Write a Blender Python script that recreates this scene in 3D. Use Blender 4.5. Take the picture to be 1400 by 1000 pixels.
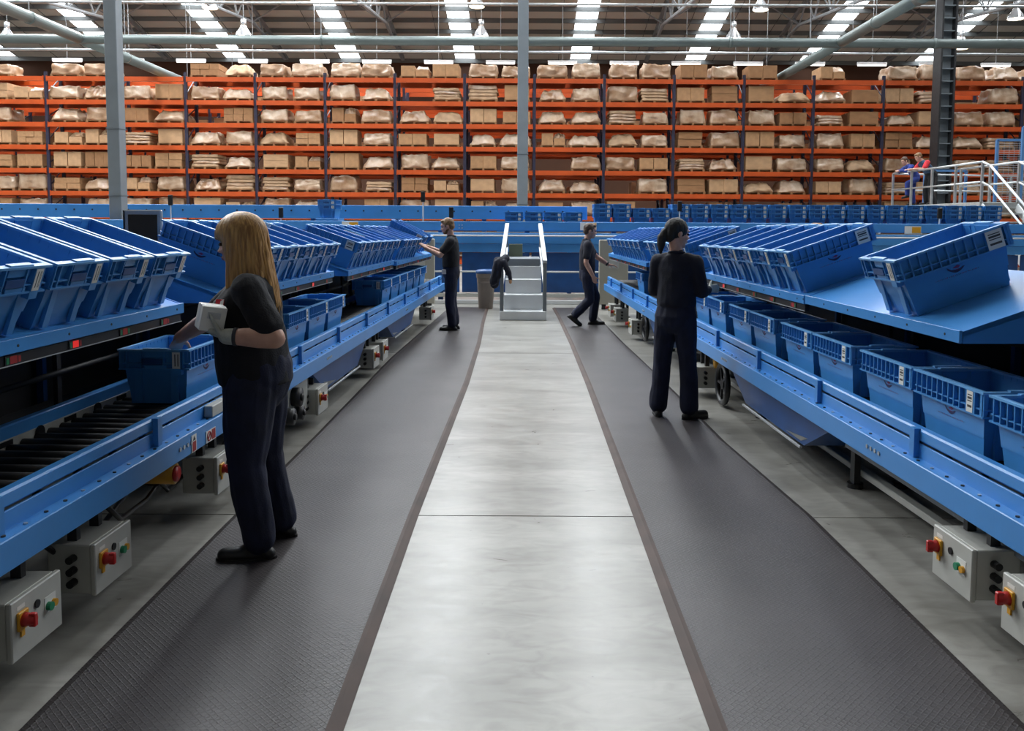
import bpy, bmesh, math, random
from mathutils import Vector, Matrix, Euler, noise
from mathutils.bvhtree import BVHTree
rnd = random.Random(7)
R = math.radians
for o in list(bpy.data.objects): bpy.data.objects.remove(o)
SC = bpy.context.scene
COL = SC.collection

# ------------------------------------------------------------------ camera
cam_d = bpy.data.cameras.new('camera'); cam = bpy.data.objects.new('camera', cam_d); COL.objects.link(cam)
cam_d.sensor_width = 36; cam_d.lens = 1150/1400*36
cam_d.shift_x = -17/1400; cam_d.shift_y = -109.5/1400
cam_d.clip_end = 300; cam_d.clip_start = .05
CAMZ = 1.65
cam.matrix_world = (Matrix.Translation((0, 0, CAMZ)) @ Matrix.Rotation(R(90-4.2), 4, 'X') @ Matrix.Rotation(R(.3), 4, 'Z'))
SC.camera = cam
# ------------------------------------------------------------------ world, light, exposure
w = bpy.data.worlds.new('world'); SC.world = w; w.use_nodes = True
w.node_tree.nodes['Background'].inputs[0].default_value = (.55, .7, .9, 1)
w.node_tree.nodes['Background'].inputs[1].default_value = .6
SC.view_settings.view_transform = 'Standard'; SC.view_settings.look = 'None'
SC.view_settings.gamma = 1; SC.view_settings.exposure = 0.0
SC.view_settings.use_curve_mapping = False
SC.cycles.use_denoising = True
SC.cycles.max_bounces = 5; SC.cycles.diffuse_bounces = 3; SC.cycles.glossy_bounces = 3
SC.cycles.sample_clamp_indirect = 6; SC.cycles.caustics_reflective = False; SC.cycles.caustics_refractive = False
ROOF_SLOPE = .2235
RIDGE_Y = 10.0
def roof_z(y): return 20.0 - ROOF_SLOPE*y if y > RIDGE_Y else 20.0 - ROOF_SLOPE*RIDGE_Y - ROOF_SLOPE*(RIDGE_Y-y)
SKY_X = [-26.8, -20.87, -14.95, -9.03, -3.11, 2.81, 8.73, 14.65, 20.57, 26.5]
SKY_POWER = {-20.87: 3100, -14.95: 3100, -9.03: 2500, -3.11: 1700, 2.81: 1350, 8.73: 1150, 14.65: 900, 20.57: 900}
for sx, pw in SKY_POWER.items():          # daylight that comes in through each translucent roof strip
    l = bpy.data.lights.new('skylight_daylight', 'AREA'); l.shape = 'RECTANGLE'; l.size = 1.0; l.size_y = 27
    l.energy = pw; l.color = (.93, .97, 1.0); l.spread = R(170)
    lo = bpy.data.objects.new('skylight_daylight', l); COL.objects.link(lo)
    lo.location = (sx, 25, roof_z(25)-.45); lo.rotation_euler = (-math.atan(ROOF_SLOPE), 0, 0)

# ------------------------------------------------------------------ materials
MATS = {}
def mat(name, col, rough=.5, metal=0., var=0., vscale=6., bump=0., bscale=40., col2=None, emit=None, estr=0., spec=.5, stretch=None, coat=0.):
    if name in MATS: return MATS[name]
    m = bpy.data.materials.new(name); m.use_nodes = True; nt = m.node_tree; N = nt.nodes; L = nt.links
    b = N['Principled BSDF']; b.inputs['Base Color'].default_value = (*col, 1); b.inputs['Roughness'].default_value = rough
    b.inputs['Metallic'].default_value = metal; b.inputs['Specular IOR Level'].default_value = spec
    if coat: b.inputs['Coat Weight'].default_value = coat
    if emit: b.inputs['Emission Color'].default_value = (*emit, 1); b.inputs['Emission Strength'].default_value = estr
    if var or bump or col2:
        tc = N.new('ShaderNodeTexCoord'); mp = N.new('ShaderNodeMapping'); L.new(tc.outputs['Object'], mp.inputs[0])
        if stretch: mp.inputs['Scale'].default_value = stretch
    if var or col2:
        nz = N.new('ShaderNodeTexNoise'); nz.inputs['Scale'].default_value = vscale; nz.inputs['Detail'].default_value = 5
        L.new(mp.outputs[0], nz.inputs['Vector'])
        rp = N.new('ShaderNodeValToRGB'); rp.color_ramp.elements[0].position = .32; rp.color_ramp.elements[1].position = .68
        c2 = col2 or tuple(c*(1+var) for c in col)
        c1 = col if col2 else tuple(c*(1-var) for c in col)
        rp.color_ramp.elements[0].color = (*c1, 1); rp.color_ramp.elements[1].color = (*c2, 1)
        L.new(nz.outputs[0], rp.inputs[0]); L.new(rp.outputs[0], b.inputs['Base Color'])
    if bump:
        n2 = N.new('ShaderNodeTexNoise'); n2.inputs['Scale'].default_value = bscale; n2.inputs['Detail'].default_value = 4
        L.new(mp.outputs[0], n2.inputs['Vector'])
        bp = N.new('ShaderNodeBump'); bp.inputs['Strength'].default_value = bump; bp.inputs['Distance'].default_value = .01
        L.new(n2.outputs[0], bp.inputs['Height']); L.new(bp.outputs[0], b.inputs['Normal'])
    MATS[name] = m
    return m
M_tote = mat('tote_blue_plastic', (.055, .265, .63), .35, var=.08, vscale=3, spec=.5)
M_rim = mat('tote_rim_lit_blue', (.13, .38, .74), .4, var=.1, vscale=8)  # lighter blue paints in the light that the rim edges catch
M_blue = mat('conveyor_blue_paint', (.06, .27, .66), .32, var=.06, vscale=2.5, bump=.03, bscale=60)
M_navy = mat('dark_blue_paint', (.012, .07, .24), .4, var=.15, vscale=4)
M_steel = mat('galvanised_steel', (.52, .54, .55), .35, .75, var=.15, vscale=5)
M_grey = mat('grey_paint', (.19, .215, .235), .5, var=.06, vscale=3)
M_boxgrey = mat('enclosure_grey', (.50, .50, .46), .45, var=.05, vscale=8)
M_dark = mat('dark_steel', (.02, .02, .022), .5, var=.3, vscale=9)
M_black = mat('black_plastic', (.008, .008, .009), .4)
M_roller = mat('roller_steel', (.010, .010, .011), .5)
M_orange = mat('rack_orange', (.46, .066, .008), .42, var=.12, vscale=1.5)
M_purple = mat('rack_upright_blue', (.018, .016, .038), .5, var=.15)
M_white = mat('white_paint', (.68, .70, .71), .45)
M_paper = mat('paper_white', (.78, .78, .75), .7)
M_red = mat('red_plastic', (.50, .02, .02), .35)
M_yellow = mat('yellow_plastic', (.68, .33, .02), .4)
M_green = mat('green_plastic', (.01, .22, .10), .35)
M_redsign = mat('sign_red', (.34, .02, .02), .5)
M_logo_red = mat('print_red', (.22, .03, .14), .5)
M_logo_dark = mat('print_navy', (.015, .02, .10), .5)
M_led_red = mat('display_red', (.3, .01, .01), .3, emit=(1, .03, .02), estr=.5)
M_led_green = mat('display_green', (.02, .20, .08), .3)
M_alu = mat('brushed_aluminium', (.74, .76, .77), .36, .3, var=.05, vscale=3)
M_bin = mat('taupe_plastic', (.20, .165, .14), .5, var=.08)
M_bag = mat('blue_bin_bag', (.03, .09, .25), .3, bump=.4, bscale=30)
M_skin = mat('skin', (.60, .34, .25), .5, var=.08, vscale=20)
M_navycloth = mat('navy_cloth', (.0055, .0068, .018), .85, var=.3, vscale=7, bump=.25, bscale=120)
M_blackcloth = mat('black_cloth', (.0045, .0045, .0075), .85, var=.3, vscale=7, bump=.25, bscale=120)
M_trouser = mat('navy_trouser', (.0060, .0090, .030), .85, var=.3, vscale=9, bump=.25, bscale=120)
M_bluecloth = mat('royal_blue_cloth', (.015, .035, .20), .8, var=.25, vscale=6)
M_redcloth = mat('red_cloth', (.50, .02, .03), .8, var=.2)
M_vest = mat('dark_teal_vest', (.02, .05, .10), .8, var=.2)
M_shoe = mat('black_leather', (.012, .011, .010), .42, var=.3, vscale=14)
M_sole = mat('rubber_sole', (.02, .018, .016), .8)
M_glove = mat('grey_glove', (.48, .49, .44), .85, var=.15, vscale=30, bump=.3, bscale=200)
M_cuff = mat('glove_cuff_dark', (.05, .05, .06), .9)
M_blonde = mat('blonde_hair', (.62, .35, .11), .40, col2=(.26, .12, .035), vscale=9, stretch=(9, 9, .5))
M_brownhair = mat('brown_hair', (.07, .035, .018), .5, var=.4, vscale=30, bump=.4, bscale=120)
M_lightbrown = mat('light_brown_hair', (.22, .12, .05), .5, var=.4, vscale=30, bump=.4, bscale=120)
M_darkhair = mat('dark_hair', (.008, .006, .005), .6, var=.4, vscale=30, bump=.3, bscale=90, stretch=(6, 6, .8))
M_eye = mat('eye', (.03, .02, .015), .15)
M_lip = mat('lips', (.50, .16, .14), .45)
M_cardboard = mat('cardboard', (.40, .22, .105), .8, var=.12, vscale=3)
M_cardboard2 = mat('cardboard_pale', (.48, .29, .155), .8, var=.12, vscale=3)
M_cardboard3 = mat('cardboard_brown', (.30, .15, .065), .8, var=.12, vscale=3)
M_wrap = mat('shrink_wrap', (.34, .19, .10), .28, col2=(.54, .39, .27), vscale=3, bump=1., bscale=9, spec=.8)
M_wrap2 = mat('shrink_wrap_clear', (.50, .34, .22), .28, col2=(.28, .145, .07), vscale=3, bump=1., bscale=8, spec=.8)
M_sack = mat('paper_sacks', (.44, .28, .16), .6, var=.15, vscale=4, bump=.4, bscale=12)
M_pallet = mat('pallet_wood', (.26, .14, .06), .8, var=.2)
M_roof = mat('roof_sheet', (.62, .58, .52), .6, var=.05, vscale=.4)
M_purlin = mat('purlin_steel', (.16, .17, .17), .5, .2)
M_truss = mat('truss_steel', (.30, .31, .32), .5, .3)
M_duct = mat('pipe_galvanised', (.15, .18, .175), .42, .4, var=.1, vscale=.8)
M_sky = mat('skylight_sheet', (.8, .85, .9), .6, emit=(.88, .95, 1.0), estr=7)
M_tube = mat('lamp_tube', (.9, .9, .9), .5, emit=(1, .97, .9), estr=2.6)
M_glow = mat('lamp_lens', (.9, .85, .7), .4, emit=(1, .80, .55), estr=5.0)
M_reflector = mat('lamp_reflector', (.70, .72, .75), .18, .6)
M_brownwall = mat('back_wall_brown', (.085, .034, .016), .8, var=.15, vscale=.5)
M_wallgrey = mat('wall_cladding', (.30, .30, .30), .8)
M_screen = mat('screen_dark', (.012, .010, .009), .22)
M_silver = mat('silver_plastic', (.38, .40, .42), .4)
M_matedge = mat('mat_edge', (.055, .030, .022), .7, var=.3, vscale=3)
M_deck = mat('deck_grating', (.42, .43, .42), .5, .4, var=.15, vscale=8)
M_mesh = mat('guard_blue', (.08, .20, .42), .5)
M_beige = mat('cream_panel', (.42, .40, .33), .6)

def floor_mat():
    m = bpy.data.materials.new('polished_concrete'); m.use_nodes = True; nt = m.node_tree; N = nt.nodes; L = nt.links
    b = N['Principled BSDF']; tc = N.new('ShaderNodeTexCoord')
    def nz(scale, detail, sc=(1, 1, 1), dist=0.):
        mp = N.new('ShaderNodeMapping'); mp.inputs['Scale'].default_value = sc; L.new(tc.outputs['Object'], mp.inputs[0])
        n = N.new('ShaderNodeTexNoise'); n.inputs['Scale'].default_value = scale; n.inputs['Detail'].default_value = detail
        n.inputs['Distortion'].default_value = dist; L.new(mp.outputs[0], n.inputs['Vector']); return n
    a = nz(1.1, 7, (1, 2.6, 1), .6); c = nz(5, 8, (1, 2.2, 1), 1.2); d = nz(26, 3, (1, 1.5, 1))
    r1 = N.new('ShaderNodeValToRGB'); L.new(a.outputs[0], r1.inputs[0])
    e = r1.color_ramp.elements; e[0].position = .30; e[0].color = (.235, .23, .21, 1); e[1].position = .70; e[1].color = (.385, .38, .355, 1)
    r2 = N.new('ShaderNodeValToRGB'); L.new(c.outputs[0], r2.inputs[0])
    e = r2.color_ramp.elements; e[0].position = .28; e[0].color = (.72, .70, .67, 1); e[1].position = .62; e[1].color = (1.05, 1.04, 1.02, 1)
    mx = N.new('ShaderNodeMix'); mx.data_type = 'RGBA'; mx.blend_type = 'MULTIPLY'; mx.inputs[0].default_value = .85
    L.new(r1.outputs[0], mx.inputs[6]); L.new(r2.outputs[0], mx.inputs[7])
    r3 = N.new('ShaderNodeValToRGB'); L.new(d.outputs[0], r3.inputs[0])        # small dark scuffs
    e = r3.color_ramp.elements; e[0].position = .225; e[0].color = (.45, .42, .39, 1); e[1].position = .27; e[1].color = (1, 1, 1, 1)
    m2 = N.new('ShaderNodeMix'); m2.data_type = 'RGBA'; m2.blend_type = 'MULTIPLY'; m2.inputs[0].default_value = .8
    L.new(mx.outputs[2], m2.inputs[6]); L.new(r3.outputs[0], m2.inputs[7]); L.new(m2.outputs[2], b.inputs['Base Color'])
    rr = N.new('ShaderNodeMapRange'); rr.inputs[3].default_value = .22; rr.inputs[4].default_value = .42; L.new(c.outputs[0], rr.inputs[0])
    L.new(rr.outputs[0], b.inputs['Roughness']); b.inputs['Specular IOR Level'].default_value = .6
    bp = N.new('ShaderNodeBump'); bp.inputs['Strength'].default_value = .035; bp.inputs['Distance'].default_value = .01
    L.new(c.outputs[0], bp.inputs['Height']); L.new(bp.outputs[0], b.inputs['Normal'])
    return m
M_floor = floor_mat()
def rubber_mat():
    m = bpy.data.materials.new('rubber_mat'); m.use_nodes = True; nt = m.node_tree; N = nt.nodes; L = nt.links
    b = N['Principled BSDF']; tc = N.new('ShaderNodeTexCoord')
    n = N.new('ShaderNodeTexNoise'); n.inputs['Scale'].default_value = 1.6; n.inputs['Detail'].default_value = 6; L.new(tc.outputs['Object'], n.inputs['Vector'])
    r = N.new('ShaderNodeValToRGB'); L.new(n.outputs[0], r.inputs[0])
    e = r.color_ramp.elements; e[0].position = .33; e[0].color = (.027, .022, .022, 1); e[1].position = .7; e[1].color = (.050, .042, .043, 1)
    L.new(r.outputs[0], b.inputs['Base Color']); b.inputs['Roughness'].default_value = .46
    mp = N.new('ShaderNodeMapping'); mp.inputs['Rotation'].default_value = (0, 0, R(45)); mp.inputs['Scale'].default_value = (52, 52, 52); L.new(tc.outputs['Object'], mp.inputs[0])
    v = N.new('ShaderNodeTexVoronoi'); v.inputs['Scale'].default_value = 1.; v.inputs['Randomness'].default_value = .12; L.new(mp.outputs[0], v.inputs['Vector'])
    v.distance = 'CHEBYCHEV'
    mr = N.new('ShaderNodeMapRange'); mr.inputs[1].default_value = .25; mr.inputs[2].default_value = .5; L.new(v.outputs['Distance'], mr.inputs[0])
    bp = N.new('ShaderNodeBump'); bp.inputs['Strength'].default_value = .45; bp.inputs['Distance'].default_value = .003
    L.new(mr.outputs[0], bp.inputs['Height']); L.new(bp.outputs[0], b.inputs['Normal'])
    return m
M_rubber = rubber_mat()
def barcode_mat(name, axis, scale, lo=.5):
    m = bpy.data.materials.new(name); m.use_nodes = True; nt = m.node_tree; N = nt.nodes; L = nt.links
    b = N['Principled BSDF']; b.inputs['Roughness'].default_value = .55
    tc = N.new('ShaderNodeTexCoord'); sp = N.new('ShaderNodeSeparateXYZ'); L.new(tc.outputs['UV'], sp.inputs[0])
    def math_(op, a, bb):
        n = N.new('ShaderNodeMath'); n.operation = op
        for i, s in enumerate((a, bb)):
            if isinstance(s, (int, float)): n.inputs[i].default_value = s
            else: L.new(s, n.inputs[i])
        return n.outputs[0]
    t = math_('FLOOR', math_('MULTIPLY', sp.outputs[axis], scale), 0)
    wn = N.new('ShaderNodeTexWhiteNoise'); wn.noise_dimensions = '1D'; L.new(t, wn.inputs['W'])
    bars = math_('LESS_THAN', wn.outputs['Value'], lo)
    ins = 1.0
    for i, (a0, a1) in enumerate(((.14, .86), (.14, .88))):
        ins = math_('MULTIPLY', math_('MULTIPLY', math_('GREATER_THAN', sp.outputs[i], a0), math_('LESS_THAN', sp.outputs[i], a1)), ins)
    v = math_('MULTIPLY', bars, ins)
    mx = N.new('ShaderNodeMix'); mx.data_type = 'RGBA'; L.new(v, mx.inputs[0])
    mx.inputs[6].default_value = (.74, .74, .70, 1); mx.inputs[7].default_value = (.05, .05, .05, 1)
    L.new(mx.outputs[2], b.inputs['Base Color']); return m
M_barv = barcode_mat('barcode_vertical', 0, 14, .55)
M_barh = barcode_mat('barcode_horizontal', 1, 18, .55)

# ------------------------------------------------------------------ mesh helpers
class MB:
    def __init__(s): s.v = []; s.f = []; s.m = []; s.uv = {}
    def add(s, vs, fs, mi=0, M=None):
        o = len(s.v)
        s.v += [tuple(M @ Vector(p)) if M else tuple(p) for p in vs]
        s.f += [tuple(i+o for i in f) for f in fs]; s.m += [mi]*len(fs)
        return s
    def box(s, x0, x1, y0, y1, z0, z1, mi=0, M=None):
        x0, x1 = min(x0, x1), max(x0, x1); y0, y1 = min(y0, y1), max(y0, y1)
        return s.add([(x0,y0,z0),(x1,y0,z0),(x1,y1,z0),(x0,y1,z0),(x0,y0,z1),(x1,y0,z1),(x1,y1,z1),(x0,y1,z1)],
                     [(0,3,2,1),(4,5,6,7),(0,1,5,4),(1,2,6,5),(2,3,7,6),(3,0,4,7)], mi, M)
    def bevbox(s, x0, x1, y0, y1, z0, z1, b=.005, mi=0, M=None):
        bm = bmesh.new(); bmesh.ops.create_cube(bm, size=1)
        for v in bm.verts: v.co = ((x0+x1)/2+v.co.x*abs(x1-x0), (y0+y1)/2+v.co.y*abs(y1-y0), (z0+z1)/2+v.co.z*(z1-z0))
        bmesh.ops.bevel(bm, geom=bm.edges[:], offset=b, segments=1, affect='EDGES', profile=.5)
        bm.verts.index_update()
        s.add([v.co[:] for v in bm.verts], [[v.index for v in f.verts] for f in bm.faces], mi, M); bm.free(); return s
    def bar(s, p0, p1, wx, wy, mi=0, up=(0, 0, 1)):
        p0, p1 = Vector(p0), Vector(p1); d = (p1-p0).normalized(); u = Vector(up)
        if abs(d.dot(u)) > .98: u = Vector((0, 1, 0))
        a = d.cross(u).normalized(); b = a.cross(d)
        q = [p + a*i*wx/2 + b*j*wy/2 for p in (p0, p1) for i, j in ((-1,-1),(1,-1),(1,1),(-1,1))]
        return s.add(q, [(0,1,2,3),(7,6,5,4),(0,4,5,1),(1,5,6,2),(2,6,7,3),(3,7,4,0)], mi)
    def tube(s, pts, rs, n=10, mi=0, caps=True, flat=None):
        pts = [Vector(p) for p in pts]; o = len(s.v); k = len(pts)
        if isinstance(rs, (int, float)): rs = [rs]*k
        prev = None
        for i, p in enumerate(pts):
            d = (pts[min(i+1, k-1)]-pts[max(i-1, 0)])
            d = d.normalized() if d.length > 1e-9 else Vector((0, 0, 1))
            if prev is None:
                u = Vector((0, 0, 1)) if abs(d.z) < .9 else Vector((1, 0, 0)); a = d.cross(u).normalized()
            else:
                a = prev - d*prev.dot(d); a = a.normalized() if a.length > 1e-6 else d.orthogonal().normalized()
            prev = a; b = d.cross(a)
            for j in range(n):
                t = 2*math.pi*j/n; s.v.append(tuple(p + (a*math.cos(t) + b*math.sin(t)*(flat or 1))*rs[i]))
        for i in range(k-1):
            for j in range(n):
                s.f.append((o+i*n+j, o+i*n+(j+1) % n, o+(i+1)*n+(j+1) % n, o+(i+1)*n+j)); s.m.append(mi)
        if caps:
            s.f.append(tuple(o+j for j in reversed(range(n)))); s.m.append(mi)
            s.f.append(tuple(o+(k-1)*n+j for j in range(n))); s.m.append(mi)
        return s
    def cyl(s, p0, p1, r, n=12, mi=0, r1=None): return s.tube([p0, p1], [r, r if r1 is None else r1], n, mi)
    def loft(s, rings, n=20, mi=0):          # rings: (x,y,z,a_side,b_front): horizontal ellipses
        o = len(s.v); k = len(rings)
        for (x, y, z, a, b) in rings:
            for j in range(n):
                t = 2*math.pi*j/n; s.v.append((x+b*math.cos(t), y+a*math.sin(t), z))
        for i in range(k-1):
            for j in range(n): s.f.append((o+i*n+j, o+i*n+(j+1) % n, o+(i+1)*n+(j+1) % n, o+(i+1)*n+j)); s.m.append(mi)
        s.f.append(tuple(o+j for j in reversed(range(n)))); s.m.append(mi)
        s.f.append(tuple(o+(k-1)*n+j for j in range(n))); s.m.append(mi)
        return s
    def ell(s, c, r, n=14, m=9, M=None, mi=0):
        vs = []; fs = []; c = Vector(c)
        for i in range(m+1):
            ph = math.pi*i/m
            for j in range(n):
                t = 2*math.pi*j/n; vs.append(c+Vector((r[0]*math.sin(ph)*math.cos(t), r[1]*math.sin(ph)*math.sin(t), r[2]*math.cos(ph))))
        for i in range(m):
            for j in range(n): fs.append((i*n+j, (i+1)*n+j, (i+1)*n+(j+1) % n, i*n+(j+1) % n))
        return s.add(vs, fs, mi, M)
    def cap(s, p0, r0, p1, r1, n=12, mi=0):     # tapered capsule
        p0, p1 = Vector(p0), Vector(p1); d = p1-p0; L = d.length
        d = d.normalized() if L > 1e-6 else Vector((0, 0, 1))
        pts = []; rs = []
        for t in (85, 55, 25): pts.append(p0-d*r0*math.sin(R(t))); rs.append(r0*math.cos(R(t)))
        pts += [p0, p1]; rs += [r0, r1]
        for t in (25, 55, 85): pts.append(p1+d*r1*math.sin(R(t))); rs.append(r1*math.cos(R(t)))
        return s.tube(pts, rs, n, mi)
    def mesh(s, name, mats, smooth=False):
        me = bpy.data.meshes.new(name); me.from_pydata([tuple(v) for v in s.v], [], s.f)
        if not isinstance(mats, (list, tuple)): mats = [mats]
        for m in mats: me.materials.append(m)
        if any(s.m): me.polygons.foreach_set('material_index', s.m)
        if smooth: me.polygons.foreach_set('use_smooth', [True]*len(me.polygons))
        me.update(); return me
    def obj(s, name, mats, parent=None, smooth=False, loc=None):
        return link(name, s.mesh(name, mats, smooth), parent, loc)
def link(name, data, parent=None, loc=None, rot=None, scale=None):
    o = bpy.data.objects.new(name, data); COL.objects.link(o)
    if parent: o.parent = parent
    if loc is not None: o.location = loc
    if rot is not None: o.rotation_euler = rot
    if scale is not None: o.scale = scale
    return o
def empty(name, loc=(0, 0, 0), rz=0.):
    o = link(name, None, None, loc, (0, 0, rz)); o.empty_display_size = .1; return o
def tag(o, label, cat, group=None):
    o['label'] = label; o['category'] = cat
    if group: o['group'] = group
    return o
def struct(o): o['kind'] = 'structure'; return o
def autosmooth(me, ang=35):
    me.polygons.foreach_set('use_smooth', [True]*len(me.polygons))
    try: me.set_sharp_from_angle(angle=R(ang))
    except Exception: pass
    return me
ORD = ['first', 'second', 'third', 'fourth', 'fifth', 'sixth', 'seventh', 'eighth', 'ninth', 'tenth', 'eleventh', 'twelfth', 'thirteenth', 'fourteenth', 'fifteenth', 'sixteenth', 'seventeenth', 'eighteenth', 'nineteenth', 'twentieth', 'twenty-first', 'twenty-second', 'twenty-third']

# ================================================================== SETTING
floor = struct(MB().box(-30, 30, -16, 44.4, -.30, -.06).obj('floor', M_dark))
ys = [-16, -7.35, -1.35, 4.65, 10.65, 16.65, 22.65, 28.65, 34.65, 44.4]; xs = [-30, -18, -9, 9, 18, 30]
for i in range(len(ys)-1):
    for j in range(len(xs)-1):
        MB().box(xs[j]+.005, xs[j+1]-.005, ys[i]+.006, ys[i+1]-.006, -.06, 0).obj('floor_slab', M_floor, floor)
struct(MB().box(-30.2, 30.2, 44.4, 44.6, -.3, 10.25).obj('wall_back', M_brownwall))
struct(MB().box(-30.2, -30, -16, 44.4, -.3, 19).obj('wall_left', M_wallgrey))
struct(MB().box(30, 30.2, -16, 44.4, -.3, 19).obj('wall_right', M_wallgrey))
struct(MB().box(-30.2, 30.2, -16.2, -16, -.3, 12).obj('wall_front', M_wallgrey))

# ---- roof: two slopes of sheeting, purlins, translucent strips
ceil = struct(empty('ceiling'))
def roof_piece(x0, x1, y0, y1, dz0, dz1):
    mb = MB(); z0, z1 = roof_z(y0+1e-6), roof_z(y1-1e-6)
    mb.add([(x0,y0,z0+dz0),(x1,y0,z0+dz0),(x1,y1,z1+dz0),(x0,y1,z1+dz0),(x0,y0,z0+dz1),(x1,y0,z0+dz1),(x1,y1,z1+dz1),(x0,y1,z1+dz1)],
           [(0,3,2,1),(4,5,6,7),(0,1,5,4),(1,2,6,5),(2,3,7,6),(3,0,4,7)]); return mb
edges = [-30.2] + [e for x in SKY_X for e in (x-.5, x+.5)] + [30.2]
for i in range(0, len(edges), 2):
    roof_piece(edges[i], edges[i+1], RIDGE_Y, 44.6, 0, .1).obj('roof_sheet', M_roof, ceil)
roof_piece(-30.2, 30.2, -16.2, RIDGE_Y, 0, .1).obj('roof_sheet', M_roof, ceil)
PUR = [44.2-1.12*i for i in range(30)]
for y in PUR:
    z = roof_z(y)
    MB().box(-30, 30, y-.04, y+.04, z-.20, z-.003).obj('purlin', M_purlin, ceil)
for i in range(31):
    x = -30+i*1.98
    MB().bar((x, 25, roof_z(25)-.12), (x, 44, roof_z(44)-.12), .02, .02).obj('sag_rod', M_dark, ceil)
for x in SKY_X:
    for i in range(len(PUR)-1):
        y1, y0 = PUR[i]-.04, PUR[i+1]+.04
        if y0 < 24:
            continue
        roof_piece(x-.5, x+.5, y0, y1, .02, .06).obj('skylight_panel', M_sky, ceil)
    roof_piece(x-.5, x+.5, RIDGE_Y, 24.2, .02, .06).obj('skylight_panel', M_sky, ceil)
# ---- roof trusses running front to back
def truss(x, label):
    t = tag(empty('roof_truss', (x, 0, 0)), label, 'truss', 'roof trusses')
    top = lambda y: roof_z(y)-.36
    def bot(y): return 9.75+(y-30.8)*.105 if y < 38 else 10.5-(y-38)*.12
    Y = [22, 24.4, 26.8, 29.2, 31.6, 34, 36, 38, 39.6, 41.2, 42.8]
    MB().bar((0, 22, top(22)), (0, 43.4, top(43.4)), .14, .14).obj('top_chord', M_truss, t)
    mb = MB(); mb.tube([(0, 22, bot(22)), (0, 38, bot(38)), (0, 43, bot(43)-.05)], .075, 8); mb.obj('bottom_chord', M_truss, t)
    for i in range(len(Y)-1):
        MB().cyl((0, Y[i], bot(Y[i])), (0, (Y[i]+Y[i+1])/2, top((Y[i]+Y[i+1])/2)), .04, 6).obj('web_member', M_truss, t)
        MB().cyl((0, Y[i+1], bot(Y[i+1])), (0, (Y[i]+Y[i+1])/2, top((Y[i]+Y[i+1])/2)), .04, 6).obj('web_member', M_truss, t)
        if i % 2:
            for s in (-1, 1): MB().cyl((0, Y[i], bot(Y[i])), (s*1.3, Y[i], roof_z(Y[i])-.2), .03, 6).obj('fly_brace', M_truss, t)
for i, x in enumerate((-18.1, -12.1, -6.2, 6.1, 12.1, 18.2)):
    truss(x, f'grey steel roof truss of tubes, {ORD[i]} of six from the left')
    # cross bracing near the truss
# ---- columns
def i_column(x, y, w, d, z0, z1, label, m_face, m_web, fw=.02):
    t = tag(empty('steel_column', (x, y, 0)), label, 'column')
    MB().box(-w/2, -w/2+fw, -d/2, d/2, z0, z1).obj('flange', m_face, t)
    MB().box(w/2-fw, w/2, -d/2, d/2, z0, z1).obj('flange', m_face, t)
    MB().box(-w/2+fw, w/2-fw, -fw/2, fw/2, z0, z1).obj('web', m_web, t)
    MB().box(-w/2-.06, w/2+.06, -d/2-.06, d/2+.06, z0, z0+.03).obj('base_plate', m_face, t)
    return t
def box_column(x, y, w, d, z1, label, rim):
    t = tag(empty('steel_column', (x, y, 0)), label, 'column')
    MB().bevbox(-w/2, w/2, -d/2, d/2, .03, z1, .012).obj('shaft', M_grey, t)
    MB().box(-w/2-.08, w/2+.08, -d/2-.08, d/2+.08, 0, .03).obj('base_plate', M_grey, t)
    for z in (2.2, 3.6): MB().box(-w/2-.012, w/2+.012, -d/2-.012, d/2+.012, z, z+.02).obj('band', M_grey, t)
    return t
box_column(-8.66, 18, .26, .30, roof_z(18)-.3, 'plain grey steel column standing behind the monitor', 1)
box_column(-.07, 24, .30, .30, roof_z(24)-.3, 'plain grey steel column at centre, behind the stile with aluminium steps', 1)
rc = i_column(14.3, 29.2, .52, .55, 0, roof_z(29.2)-.3, 'dark lattice-stiffened steel column behind the two people on the platform', M_dark, M_grey, .06)
for i in range(26): MB().box(-.2, .2, -.24, -.012, 1.5+.42*i, 1.53+.42*i).obj('stiffener', M_grey, rc)
# ---- pipes
def pipe(p0, p1, r, label, m=M_duct, joints=0, group=None):
    t = tag(empty('overhead_pipe', p0), label, 'pipe', group); p1 = Vector(p1)-Vector(p0)
    MB().cyl((0, 0, 0), p1, r, 16).obj('pipe_run', m, t, True)
    for i in range(joints):
        c = p1*((i+.5)/joints); d = p1.normalized()*.05
        MB().cyl(c-d, c+d, r*1.10, 16).obj('pipe_coupling', m, t, True)
    n = max(3, joints)
    for i in range(n):                                   # hanger rods up to the roof
        c = p1*((i+.5)/n); top = roof_z(p0[1]+c.y)-p0[2]
        MB().cyl((c.x, c.y, c.z+r*.9), (c.x, c.y, top-.2), .012, 6).obj('hanger_rod', M_truss, t)
    return t
pipe((-29, 27, 7.38), (29, 27, 7.38), .15, 'thick grey main pipe crossing the whole hall below the roof', joints=9)
pipe((-14.0, 6, 7.38), (-14.0, 26.80, 7.38), .17, 'thick grey pipe running front to back at upper left', joints=4)
pipe((-14.0, 27.22, 7.38), (-14.0, 43.5, 7.38), .17, 'grey pipe continuing behind the main cross pipe at left', joints=3)
pipe((9.9, 21.7, 7.38), (9.9, 26.80, 7.38), .16, 'short thick grey pipe meeting the main pipe at upper right', joints=1)
pipe((9.9, 27.22, 7.38), (9.9, 43, 7.38), .16, 'grey pipe continuing behind the main cross pipe at right', joints=3)
vb = tag(empty('pipe_junction', (9.9, 21.7, 7.38)), 'bulky pipe junction hanging at top right beside the dark column', 'pipe fitting')
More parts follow.
